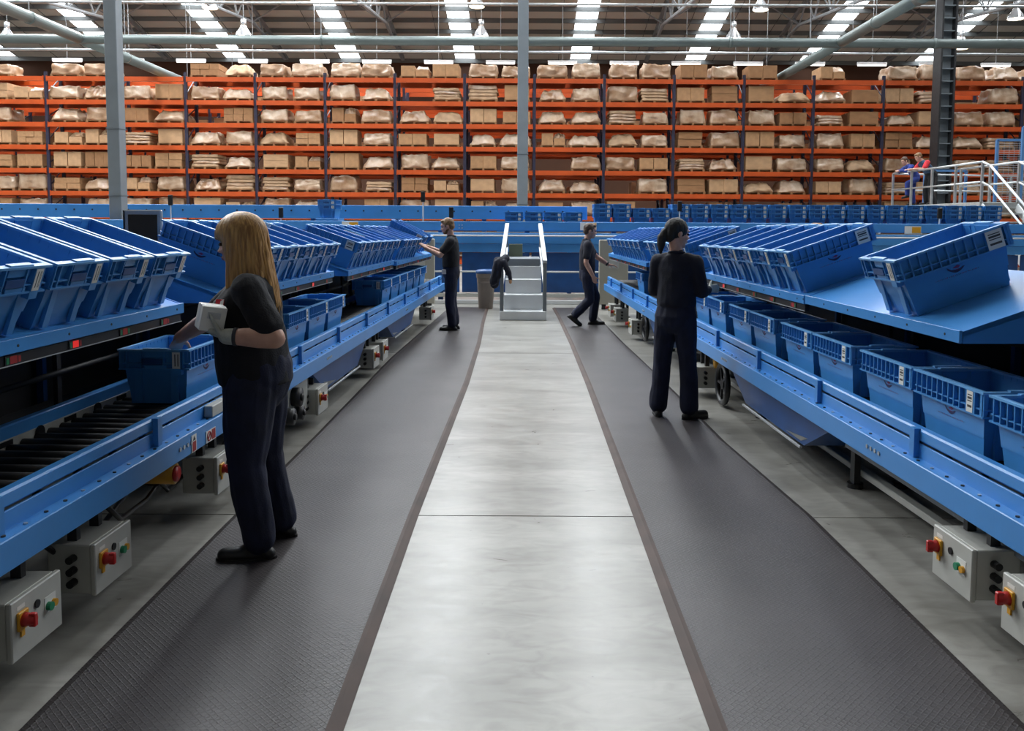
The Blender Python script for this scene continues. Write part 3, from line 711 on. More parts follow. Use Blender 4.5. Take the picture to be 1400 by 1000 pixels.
for yc, lb in ((2.95, 'grey control box nearest the camera under the left conveyor'), (3.49, 'second grey control box under the left conveyor, red knob showing'),
               (4.77, 'grey control box under the left conveyor below the warning labels'), (6.86, 'grey control box beside the drive plate with dark discs'),
               (9.06, 'grey control box behind the left drive guard, nearer of a pair'), (9.58, 'grey control box behind the left drive guard, farther of a pair'),
               (13.6, 'grey control box at the far end of the left conveyor')):
    control_box(SL, yc, .228 if yc < 5 else .20, lb)
for yc, lb in ((2.90, 'grey control box cut by the right edge under the right conveyor'), (3.40, 'grey control box with red knob under the right conveyor, fully in view'),
               (8.1, 'grey control box under the right conveyor beside the black pulley'), (12.0, 'small distant grey control box under the right conveyor by the walking man'),
               (13.6, 'first of two farthest grey control boxes, right conveyor'), (14.3, 'last grey control box at the far end, right conveyor')):
    control_box(SR, yc, .26 if yc < 5 else .19, lb)

# ---- totes on the lower conveyors (long side along the line)
def low_tote(S, yc, label, group, tt=.27, rz=0., cut=None):
    # local x runs along the line; for the aisle to see a -y side (label right) orient per side
    M = S.M @ Matrix.Translation((S.sg*tt, yc, .640)) @ Matrix.Rotation((R(-90) if S.sg > 0 else R(90))+rz, 4, 'Z')
    return tote(M, label, group)
LOW_R = [3.80, 4.42, 5.14, 5.76, 6.52, 7.14, 7.92, 8.54]
for i, y in enumerate(LOW_R):
    low_tote(SR, y, f'open blue tote on the right conveyor, {ORD[i]} from the camera end of its row', 'totes riding on the right conveyor')
low_tote(SR, 3.16, 'blue tote cut by the right edge, on the right conveyor', 'totes riding on the right conveyor')
low_tote(SR, 12.3, 'single blue tote standing alone on the right conveyor beside the walking man', 'totes riding on the right conveyor')
low_tote(SL, 4.87, 'open blue tote the blonde woman reaches into, on the left conveyor', 'totes riding on the left conveyor', tt=.26)
for i, y in enumerate((6.7, 7.32, 7.94)):
    low_tote(SL, y, f'blue tote on left conveyor just past the blonde woman, {ORD[i]} of three', 'totes riding on the left conveyor')
for i, y in enumerate((10.5, 11.12, 11.74, 12.36, 12.98, 13.6)):
    low_tote(SL, y, f'blue tote in far row on left conveyor, {ORD[i]} from its near end', 'totes riding on the left conveyor')

# ---- sloping shelves with picking totes
TILT = R(19)
def tray_x(g, y): return (1.925-.036*(y-3.6)) if g > 0 else -(1.955-.033*(y-4.6))
def tray_z(y): return 1.185-.009*max(0, y-5)
def shelf(g, ya, yb, label, strip=True, n_disp=0):
    k = -.036 if g > 0 else .033
    M = Matrix.Translation((tray_x(g, ya), ya, tray_z(ya))) @ Matrix.Rotation(-math.atan(k), 4, 'Z')
    L = yb-ya; t = tag(empty('sloping_shelf'), label, 'shelf', 'sloping tote shelves'); t.matrix_world = M
    c, s = math.cos(TILT), math.sin(TILT); D = .72
    m = MB(); m.add([(0, 0, 0), (g*D*c, 0, D*s), (g*D*c, L, D*s), (0, L, 0), (0, 0, -.022), (g*D*c, 0, D*s-.022), (g*D*c, L, D*s-.022), (0, L, -.022)],
                    [(0, 1, 2, 3), (7, 6, 5, 4), (0, 4, 5, 1), (1, 5, 6, 2), (2, 6, 7, 3), (3, 7, 4, 0)]); m.obj('deck', M_blue, t)
    MB().bevbox(-g*.016, -g*.001, 0, L, -.050, .008, .003).obj('front_lip', M_blue, t)
    for y in (0, L-.012):
        m = MB(); m.add([(0, y, -.05), (g*D*c, y, -.05), (g*D*c, y, D*s+.004), (0, y, .004), (0, y+.012, -.05), (g*D*c, y+.012, -.05), (g*D*c, y+.012, D*s+.004), (0, y+.012, .004)],
                        [(0, 1, 2, 3), (7, 6, 5, 4), (0, 4, 5, 1), (1, 5, 6, 2), (2, 6, 7, 3), (3, 7, 4, 0)]); m.obj('end_plate', M_blue, t)
    q = MB(); 
    for i in range(int(L/.35)+1): q.cyl((-g*.016, .12+i*.35, -.022), (-g*.018, .12+i*.35, -.022), .006, 8)
    o = q.obj('lip_screws', M_dark, t); o['kind'] = 'stuff'
    MB().box(g*.35, g*.39, .05, L-.05, -.02+.10, .10).obj('under_rail', M_navy, t)
    for y in (.15, L-.15):
        MB().box(g*.630, g*.655, y-.02, y+.02, .001-tray_z(ya), .19).obj('support_post', M_dark, t)
    if strip:
        d = MB().bevbox(-g*.002, g*.03, .01, L-.01, -.098, -.052, .003).obj('display_strip', M_black, t)
        n = n_disp or int(L/.41)
        MB().box(-g*.0045, -g*.002, .01, L-.01, -.099, -.095).obj('edge_trim', M_silver, d)
        for i in range(n):
            y = (i+.5)*L/n; x0, x1 = -g*.006, -g*.002
            MB().box(x0, x1, y-.05, y+.05, -.092, -.058).obj('display_bezel', M_dark, d)
            MB().box(x0-g*.001, x0, y-.022, y+.022, -.090, -.060).obj('digit_display', M_led_red if i % 6 == 4 else M_redsign, d)
            MB().box(x0-g*.001, x0, y-.044, y-.028, -.088, -.064).obj('green_key', M_led_green, d)
            MB().box(x0-g*.001, x0, y+.028, y+.044, -.088, -.064).obj('red_key', M_redsign if (i+1) % 3 else M_led_green, d)
    return t
def shelf_tote(g, y_near, label, group, up=0., slide=-.008, parts=('side', 'side2', 'end', 'end2'), logos=True, tilt=TILT):
    yc = y_near+TW/2; k = -.036 if g > 0 else .033
    M = Matrix.Translation((tray_x(g, yc), yc, tray_z(yc)+.001)) @ Matrix.Rotation(-math.atan(k), 4, 'Z')
    if g < 0: M = M @ Matrix.Rotation(math.pi, 4, 'Z')
    M = M @ Matrix.Rotation(-tilt, 4, 'Y') @ Matrix.Translation((slide+TL/2-.055+.055, 0, up))
    return tote(M, label, group, parts, logos)
BANKS = [  # side, tray start, tray end, first tote, count, pitch, strip, description
    (1, 3.66, 5.50, [4.10], False, 'right shelf nearest the camera, holding one tote', 'single tilted blue tote alone on the nearest right shelf'),
    (1, 5.52, 8.15, [5.58+.41*i for i in range(6)], True, 'second right shelf with display strip, right of the dark-haired woman', 'second right shelf'),
    (1, 8.55, 11.05, [8.62+.405*i for i in range(6)], True, 'third right shelf, behind the dark-haired woman', 'third right shelf'),
    (1, 11.3, 15.0, [11.4+.405*i for i in range(8)], True, 'farthest right shelf, beside the walking man', 'farthest right shelf'),
    (-1, 1.75, 4.76, [4.26-.43*i for i in range(6)][::-1], True, 'left shelf nearest the camera with display strip', 'nearest left shelf'),
    (-1, 5.35, 8.05, [5.52+.41*i for i in range(6)], True, 'second left shelf, behind the blonde woman', 'second left shelf'),
    (-1, 8.62, 11.1, [8.74+.40*i for i in range(6)], True, 'third left shelf, full of totes', 'third left shelf'),
    (-1, 11.3, 14.6, [11.4+.405*i for i in range(4)], True, 'farthest left shelf, where the man reaches', 'farthest left shelf'),
]
for g, ya, yb, ys_, strip, lb, short in BANKS:
    shelf(g, ya, yb, 'blue sloping '+lb, strip)
    for i, y in enumerate(ys_):
        if len(ys_) == 1: lab_ = short
        else: lab_ = f'tilted blue tote on the {short}, {ORD[i]} from the camera'
        pts = ['end', 'side', 'side2']
        if i == 0 and g > 0: pts = ['end2', 'big_m', 'end']
        elif i == 0: pts = ['end2', 'end', 'big'] if ya > 8 else ['end2', 'end']
        else: pts = ['end2', 'end', 'side', 'side2']
        shelf_tote(g, y, lab_, 'tilted totes on the sloping shelves', parts=pts)
# two totes tipped higher at the end of the farthest left shelf
for i, y in enumerate((13.15, 13.75)):
    M = Matrix.Translation((tray_x(-1, y)-.03, y+.2, tray_z(y)+.02)) @ Matrix.Rotation(math.pi, 4, 'Z') @ Matrix.Rotation(-R(27), 4, 'Y') @ Matrix.Translation((.3, 0, 0.03))
    tote(M, f'steeply tipped blue tote in front of the reaching man, {"nearer" if i == 0 else "farther"} of two', 'steeply tipped totes', ('side', 'side2', 'big', 'end2'))
# goods lying in shelf totes
def loose(name, label, cat, p, sz, m, rot=(0, 0, 0)):
    o = MB().bevbox(-sz[0]/2, sz[0]/2, -sz[1]/2, sz[1]/2, 0, sz[2], .003).obj(name, m, None, False); o.location = p; o.rotation_euler = rot; tag(o, label, cat); return o
loose('paper_sheet', 'white paper sheet lying on a tote of the second right shelf', 'paper', (1.93, 7.55, 1.45), (.16, .10, .006), M_paper, (0, -R(19), .3))
loose('leaflet', 'pink and white leaflet on the farthest tote of the second right shelf', 'paper', (2.05, 7.83, 1.51), (.20, .09, .006), mat('pink_paper', (.55, .25, .30), .6), (0, -R(19), .2))
loose('paper_sheet', 'white paper sheet lying in the third lower tote from camera, right conveyor', 'paper', (2.05, 8.45, .93), (.22, .30, .004), M_paper, (0, 0, .2))
loose('carton', 'small brown carton poking out of a tote on the second right shelf', 'carton', (2.36, 6.9, 1.55), (.16, .12, .10), M_cardboard, (0, -R(19), .3))
loose('paper_sheet', 'white paper sheet on the totes of the third left shelf', 'paper', (-2.0, 9.9, 1.52), (.25, .08, .006), M_paper, (0, R(19), .3))
loose('carton', 'small white carton poking out of a tote behind the blonde woman', 'carton', (-2.3, 7.4, 1.60), (.06, .16, .05), M_paper, (0, R(40), .5))

# ---- monitor on the left
t = tag(empty('monitor', (-2.71, 6.0, 0), R(8)), 'flat grey monitor with dark screen between the left tote shelves', 'monitor')
MB().bevbox(-.125, .125, -.025, .025, 1.42, 1.735, .008).obj('casing', M_silver, t)
MB().box(-.098, .098, -.0275, -.0255, 1.45, 1.70).obj('screen', M_screen, t)
MB().bevbox(-.02, .02, .026, .06, 1.385, 1.60, .004).obj('stand_post', M_dark, t)
MB().box(-.07, .07, .0, .12, 1.364, 1.384).obj('stand_foot', M_dark, t)
MB().box(-.13, -.126, -.03, .04, 1.43, 1.73).obj('side_edge', M_black, t)

# ================================================================== CROSS CONVEYORS AT THE FAR END
t = tag(empty('cross_conveyor', (0, 17.5, 0)), 'low blue cross conveyor behind the stile, with white rails', 'conveyor')
MB().bevbox(-13, 13, 0, .05, 1.50, 1.69, .006).obj('upper_side_beam', M_blue, t)
MB().bevbox(-13, 13, .05, .9, 1.38, 1.47, .01).obj('belt_bed', M_dark, t)
MB().bevbox(-13, 13, -.10, -.05, 1.24, 1.455, .006).obj('side_panel', M_blue, t)
MB().bevbox(-13, 13, -.08, -.03, 1.06, 1.235, .006).obj('lower_side_panel', M_blue, t)
MB().cyl((-13, -.16, 1.40), (13, -.16, 1.40), .018, 10).obj('white_rail', M_white, t, True)
MB().cyl((-13, -.16, .66), (13, -.16, .66), .018, 10).obj('white_rail', M_white, t, True)
for i in range(18):
    MB().bevbox(-12.9+i*1.45, -11.5+i*1.45, -.04, .0, .22, 1.05, .008).obj('skirt_panel', M_navy, t)
MB().bevbox(-13, 13, -.12, .0, .13, .20, .006).obj('base_rail', M_boxgrey, t)
MB().bevbox(-13, 13, -.30, -.2, .0, .08, .006).obj('floor_rail', M_white, t)
for i in range(15): MB().box(-12.6+i*1.8, -12.5+i*1.8, .0, .1, 0, 1.5).obj('leg', M_navy, t)
for i in range(12): MB().cyl((-11+i*2, -.1, 1.40), (-11+i*2, -.17, 1.40), .012, 8).obj('rail_bracket', M_white, t)
m = MB()
for (x, z) in ((-1.36, 1.615), (-1.30, 1.615), (-1.36, 1.555), (-1.30, 1.555)): m.cyl((x, 0, z), (x, -.004, z), .014, 8)
m.obj('bolt_plate', M_steel, t)
t = tag(empty('upper_conveyor', (0, 19.6, 0)), 'high blue conveyor beam with bolt holes across the back', 'conveyor')
MB().bevbox(-16, 1.45, 0, .06, 1.745, 2.055, .006).obj('side_beam', M_blue, t)
MB().box(-16, 1.45, .06, .7, 1.80, 1.86).obj('belt_bed', M_dark, t)
hm = MB().cyl((0, 0, 0), (0, -.006, 0), .02, 10).mesh('bolt_hole', M_dark)
for i in range(40): link('bolt_hole', hm, t, (-15.5+i*.42, 0, 1.93))
for i in range(9): MB().box(-15+i*2, -14.9+i*2, .1, .2, 0, 1.745).obj('leg', M_navy, t)
t = tag(empty('tote_bench', (0, 18.75, 0)), 'long blue bench carrying the rows of stacked totes', 'bench')
MB().bevbox(1.47, 11.1, -.12, .75, 1.54, 1.60, .006).obj('top', M_blue, t)
MB().bevbox(-.62, 1.46, -.12, .75, 1.45, 1.51, .006).obj('top', M_blue, t)
MB().bevbox(-.62, 11.1, -.12, -.07, 1.20, 1.448, .006).obj('front_panel', M_blue, t)
for i in range(7): MB().box(-.55+i*1.9, -.47+i*1.9, 0, .08, 0, 1.45).obj('leg', M_navy, t)
# ---- stacks of nested totes
def stack(x, y, z, n, label_of, half=False):
    for k in range(n):
        M = Matrix.Translation((x, y, z+k*.092)) @ Matrix.Rotation(R(-90+rnd.uniform(-1.5, 1.5)), 4, 'Z')
        tote(M, label_of(k), 'nested totes on the back bench', ('small',), False, True)
LVN = ['bottom', 'second', 'third', 'top']
def lname(k, n): return 'bottom' if k == 0 else 'top' if k == n-1 else 'middle' if n == 3 else ['second', 'third'][k-1]
for i in range(4):
    stack(-.24+i*.44, 18.98, 1.512, 2, lambda k, i=i: f'{lname(k, 2)} nested tote of low stack {ORD[i]} right of the stile handrails')
xs_ = [1.73+.432*i for i in range(21)]
for i, x in enumerate(xs_):
    n = [3, 3, 2, 2, 3, 3, 3, 3, 3, 3, 3, 3, 3, 3, 3, 3, 3, 3, 3, 3, 3, 3][i]
    stack(x, 18.98, 1.602, n, lambda k, i=i, n=n: f'{lname(k, n)} nested tote of back bench stack {ORD[i]} from the left')
# a raised stack at the left
st = tag(empty('tote_stand', (-4.28, 18.55, 0)), 'blue pedestal under the lone tote stack at the back left', 'stand')
MB().bevbox(-.24, .24, -.32, .32, 1.60, 1.745, .006).obj('pedestal_top', M_blue, st)
MB().bevbox(-.20, .20, -.1, .1, 0, 1.60, .006).obj('pedestal_post', M_blue, st)
for k in range(2):
    tote(Matrix.Translation((-4.28, 18.55, 1.746+k*.092)) @ Matrix.Rotation(R(-90), 4, 'Z'), f'{["lower","upper"][k]} tote of the lone stack at the back left', 'lone stack at the back left', ('small',), False, True)
# ---- thin sensor poles
for (x, y, zt, lb) in ((-7.55, 18.0, 2.22, 'slim pole with black head right of the grey column'), (-5.2, 18.0, 1.97, 'slim pole with black head above the second left shelf'),
                       (-2.17, 18.0, 2.32, 'slim tall pole with black head left of the reaching man'), (-1.5, 17.2, 1.98, 'slim pole with black head right of the reaching man'),
                       (3.3, 18.0, 2.15, 'slim pole with black head above the dark-haired woman'), (8.65, 17.6, 2.02, 'slim pole with black head below the two platform people')):
    t = tag(empty('sensor_pole', (x, y, 0)), lb, 'pole', 'slim sensor poles')
    MB().cyl((0, 0, 0), (0, 0, zt-.22), .014, 8).obj('pole', M_white, t); MB().bevbox(-.045, .045, -.03, .03, zt-.22, zt, .008).obj('sensor_head', M_black, t)
    MB().cyl((0, 0, 0), (0, 0, .02), .08, 12).obj('foot', M_dark, t)
for (x, z, lb) in ((-3.62, 1.60, 'small yellow and white sticker on the back beam, left'), (1.32, 1.60, 'small yellow and white sticker behind the walking man'), (8.05, 1.56, 'small yellow and white sticker under the bench totes, right')):
    t = tag(empty('warning_sticker', (x, 17.49, z)), lb, 'sticker'); MB().box(-.17, .17, -.008, 0, -.08, .08).obj('plate', M_paper, t)
    MB().box(-.02, .16, -.012, -.0085, -.06, .06).obj('yellow_field', M_yellow, t)

# ================================================================== STILE (steps over the cross conveyor), BIN, JACKET
t = tag(empty('step_stile', (-.02, 14.3, 0)), 'bright aluminium stile with three steps and sloping white handrails', 'steps')
MB().bevbox(-.40, .40, 0, .32, 0, .155, .006).obj('step', M_alu, t)
MB().bevbox(-.335, .335, .30, .60, 0, .415, .006).obj('step', M_alu, t)
MB().bevbox(-.32, .32, .58, .90, 0, .665, .006).obj('step', M_alu, t)
MB().bevbox(-.32, .32, .88, 1.9, 0, .885, .006).obj('step', M_alu, t)
MB().bevbox(-.30, .30, .89, 1.9, .887, 1.02, .006).obj('landing_plate', M_grey, t)
for s in (-1, 1):
    MB().bevbox(s*.335, s*.40, .02, .085, .157, .98, .006).obj('post', M_grey, t)
    MB().bar((s*.368, .03, 1.0), (s*.315, 1.85, 1.63), .07, .06).obj('handrail', M_white, t)
    MB().bar((s*.355, .08, .58), (s*.31, 1.85, 1.20), .03, .03).obj('mid_rail', M_white, t)
    MB().bevbox(s*.30, s*.345, 1.80, 1.86, 1.021, 1.62, .005).obj('post', M_grey, t)
MB().bevbox(-.28, -.02, 1.86, 1.90, 1.021, 1.26, .005).obj('olive_plate', mat('olive_panel', (.16, .19, .13), .6), t)
t = tag(empty('rubbish_bin', (-.75, 16.3, 0)), 'taupe plastic rubbish bin with blue bag beside the stile', 'bin')
def rr_box(rows, n=24, p=4.):
    mb = MB(); o = 0
    for (hx, hy, z) in rows:
        for j in range(n):
            a = 2*math.pi*j/n; c, s = math.cos(a), math.sin(a)
            k = (abs(c)**p+abs(s)**p)**(-1/p); mb.v.append((hx*c*k, hy*s*k, z))
    for i in range(len(rows)-1):
        for j in range(n): mb.f.append((i*n+j, i*n+(j+1) % n, (i+1)*n+(j+1) % n, (i+1)*n+j)); mb.m.append(0)
    mb.f.append(tuple(reversed(range(n)))); mb.f.append(tuple((len(rows)-1)*n+j for j in range(n))); mb.m += [0, 0]
    return mb
rr_box([(.135, .135, 0), (.14, .14, .02), (.165, .165, .50), (.17, .17, .52), (.172, .172, .60), (.185, .185, .61), (.187, .187, .72)]).obj('bin_body', M_bin, t)
rr_box([(.19, .19, .685), (.195, .195, .70), (.195, .195, .73), (.17, .17, .755), (.10, .11, .765)]).obj('bin_bag', M_bag, t, True)
MB().bevbox(-.09, .09, -.176, -.150, .50, .53, .004).obj('grip', M_bin, t)

# ================================================================== PLATFORM ON THE RIGHT
t = tag(empty('platform', (11.35, 19, 0)), 'raised steel platform with railings and stairs at right', 'platform')
DZ = 2.25
MB().bevbox(0, 7, 2.1, 8.6, DZ-.16, DZ, .01).obj('deck', M_deck, t)
for (x, y) in ((.1, 2.3), (.1, 5.2), (.1, 8.4), (5, 2.3), (5, 8.4)): MB().box(x-.06, x+.06, y-.06, y+.06, 0, DZ-.16).obj('column', M_grey, t)
def railing(pts, zt, zm, parent, posts=True):
    for i in range(len(pts)-1):
        a, b = Vector(pts[i]), Vector(pts[i+1])
        MB().cyl(a+Vector((0, 0, zt)), b+Vector((0, 0, zt)), .028, 8).obj('handrail', M_white if abs(a.z-b.z) > .1 else M_steel, parent, True)
        MB().cyl(a+Vector((0, 0, zm)), b+Vector((0, 0, zm)), .024, 8).obj('mid_rail', M_white if abs(a.z-b.z) > .1 else M_steel, parent, True)
def posts(ps, zt, parent):
    for p in ps: MB().bevbox(p[0]-.03, p[0]+.03, p[1]-.03, p[1]+.03, p[2], p[2]+zt, .006).obj('post', M_steel, parent)
railing([(.04, 7.2, DZ), (.04, 2.1, DZ)], 1.0, .5, t); posts([(.04, y, DZ) for y in (7.2, 5.95, 4.7, 3.4, 2.1)], 1.0, t)
railing([(.04, 2.1, DZ), (.04, 1.75, DZ-.12), (.04, -.6, .55)], 1.0, .5, t); railing([(.95, 2.1, DZ), (.95, 1.75, DZ-.12), (.95, -.6, .55)], 1.0, .5, t)
posts([(.95, 2.1, DZ), (.95, 3.4, DZ), (.95, 4.9, DZ), (2.6, 2.1, DZ), (4.4, 2.1, DZ)], 1.0, t)
railing([(.95, 4.9, DZ), (.95, 2.1, DZ)], 1.0, .5, t); railing([(.95, 2.14, DZ), (6.5, 2.14, DZ)], 1.0, .5, t)
railing([(.04, 7.2, DZ), (5.5, 8.4, DZ)], 1.0, .5, t); posts([(2.2, 7.67, DZ), (4.2, 8.11, DZ)], 1.0, t)
for i in range(9):
    f = (i+.5)/9; y = 2.1-f*2.7; z = DZ-f*(DZ-.3); MB().bevbox(.06, .92, y-.14, y+.14, z-.2, z-.165, .004).obj('tread', M_deck, t)
for x in (.05, .93): MB().bar((x, 2.1, DZ-.12), (x, -.75, .08), .03, .2).obj('stringer', M_white, t)
railing([(-.9, 6.9, 1.2), (.0, 7.2, DZ)], .0, -.4, t)
# blue mesh guards on the platform
def guard_frame(p, wd, h, label, n=10, solid=False):
    t = tag(empty('mesh_guard', p), label, 'guard', 'blue mesh guards on the platform')
    for (a, b) in (((0, 0, 0), (0, 0, h)), ((wd, 0, 0), (wd, 0, h)), ((0, 0, h), (wd, 0, h)), ((0, 0, .05), (wd, 0, .05))): MB().bar(a, b, .07, .07).obj('frame_bar', M_mesh, t)
    if n:
        m = MB()
        for i in range(n): m.bar((0, 0, h*(i+.5)/n), (wd, 0, h*(i+.5)/n), .012, .012)
        for i in range(8): m.bar((wd*(i+.5)/8, .01, 0), (wd*(i+.5)/8, .01, h), .008, .008)
        m.obj('mesh_wires', M_silver, t)
guard_frame((14.35, 24.5, DZ), 1.6, 2.25, 'tall blue mesh guard cut by the right edge', 36)
guard_frame((14.0, 25.2, DZ), 1.2, 1.95, 'blue mesh guard behind the tall one at the right edge', 30)
guard_frame((12.7, 26.9, DZ), 1.3, 1.15, 'low blue open frame behind the platform people', 0)

# ================================================================== PEOPLE
def remeshed(mb, name, m, parent, voxel=.009, smooth=4, wrinkle=0., wfreq=(9, 9, 5), floorz=None, seed=0):
    me = mb.mesh(name+'_src', m); tmp = bpy.data.objects.new('tmp', me); COL.objects.link(tmp)
    r = tmp.modifiers.new('r', 'REMESH'); r.mode = 'VOXEL'; r.voxel_size = voxel; r.use_smooth_shade = True
    if smooth:
        s = tmp.modifiers.new('s', 'SMOOTH'); s.iterations = smooth; s.factor = .5
    dg = bpy.context.evaluated_depsgraph_get(); dg.update()
    out = bpy.data.meshes.new_from_object(tmp.evaluated_get(dg)); bpy.data.objects.remove(tmp); out.name = name
    if wrinkle:
        nrm = [v.normal.copy() for v in out.vertices]
        for v, nn in zip(out.vertices, nrm):
            p = v.co; q = Vector((p.x*wfreq[0]+seed, p.y*wfreq[1], p.z*wfreq[2]+seed*3))
            v.co = p+nn*(noise.noise(q)*.65+noise.noise(q*2.3)*.35)*wrinkle
    if floorz is not None:
        for v in out.vertices: v.co.z = max(v.co.z, floorz)
    out.materials.clear(); out.materials.append(m)
    out.polygons.foreach_set('use_smooth', [True]*len(out.polygons)); out.update()
    return link(name, out, parent)
def V(*a): return Vector(a)
def add_hand(mb, wr, d, n, side, curl=25, r=.0085, scale=1., thumb_in=.3, curls=None):
    d = Vector(d).normalized(); n = Vector(n); n = (n-d*n.dot(d)).normalized(); s = d.cross(n)*side; wr = Vector(wr); k = scale
    for i, (o, L, base) in enumerate(((.028, .070, .085), (.0095, .078, .088), (-.010, .072, .084), (-.028, .056, .076))):
        p = wr+(d*base+s*o)*k; mb.cap(wr+s*o*.55*k, .016*k, p, .0125*k, 8)
        a = R(curls[i] if curls else curl); dd = d.copy(); ang = 0
        for q, fr in enumerate((.45, .30, .25)):
            ang += a*(1 if q else .8); dd = d*math.cos(ang)+n*math.sin(ang)
            p2 = p+(dd+s*(.05 if i == 0 else -.05 if i == 3 else 0))*L*fr*k; mb.cap(p, (r+.0012-.0008*q)*k, p2, (r-.0008*q)*k, 8); p = p2
    p = wr+(d*.020+s*.026)*k; td = (d*.62+s*.62+n*thumb_in).normalized()
    for q, L in enumerate((.040, .032, .026)):
        p2 = p+td*L*k; mb.cap(p, (.0135-.0018*q)*k, p2, (.0120-.0018*q)*k, 8); p = p2; td = (td+n*.22+d*.15-s*.12).normalized()
def head_solids(mb, H, female=False):
    """H: matrix, head-local x forward, y left, z up, origin mid head (eye level)"""
    E = lambda c, r: mb.ell(c, r, 14, 10, H)
    E((-.012, 0, .028), (.098, .077, .090)); E((.025, 0, -.035), (.066, .058, .080)); E((.030, 0, -.075), (.052, .050, .042))
    E((.064, 0, -.098), (.022, .024, .018)); E((.066, 0, .030), (.030, .052, .022))
    E((.090, 0, -.008), (.012, .010, .028)); E((.102, 0, -.026), (.014, .012, .012)); E((.094, .012, -.030), (.010, .008, .008)); E((.094, -.012, -.030), (.010, .008, .008))
    E((.086, 0, -.058), (.011, .022, .007)); E((.084, 0, -.068), (.011, .019, .007)); E((.060, .036, -.028), (.024, .020, .022)); E((.060, -.036, -.028), (.024, .020, .022))
    for s in (-1, 1): E((-.008, s*.079, -.012), (.020, .010, .032))
def face_parts(H, body, lips=True, brow=M_brownhair):
    for s in (-1, 1):
        mb = MB(); mb.ell((.080, s*.032, .004), (.010, .013, .009), 10, 8, H); mb.obj('eye', M_eye, body, True)
        mb = MB(); pts = [H @ V(.090, s*.014, .024), H @ V(.089, s*.032, .030), H @ V(.078, s*.050, .024)]; mb.tube(pts, [.003, .004, .002], 6); mb.obj('eyebrow', brow, body, True)
    mb = MB(); mb.ell((.092, 0, -.059), (.007, .020, .005), 10, 6, H); mb.ell((.090, 0, -.068), (.007, .017, .005), 10, 6, H); mb.obj('lips', M_lip, body, True)
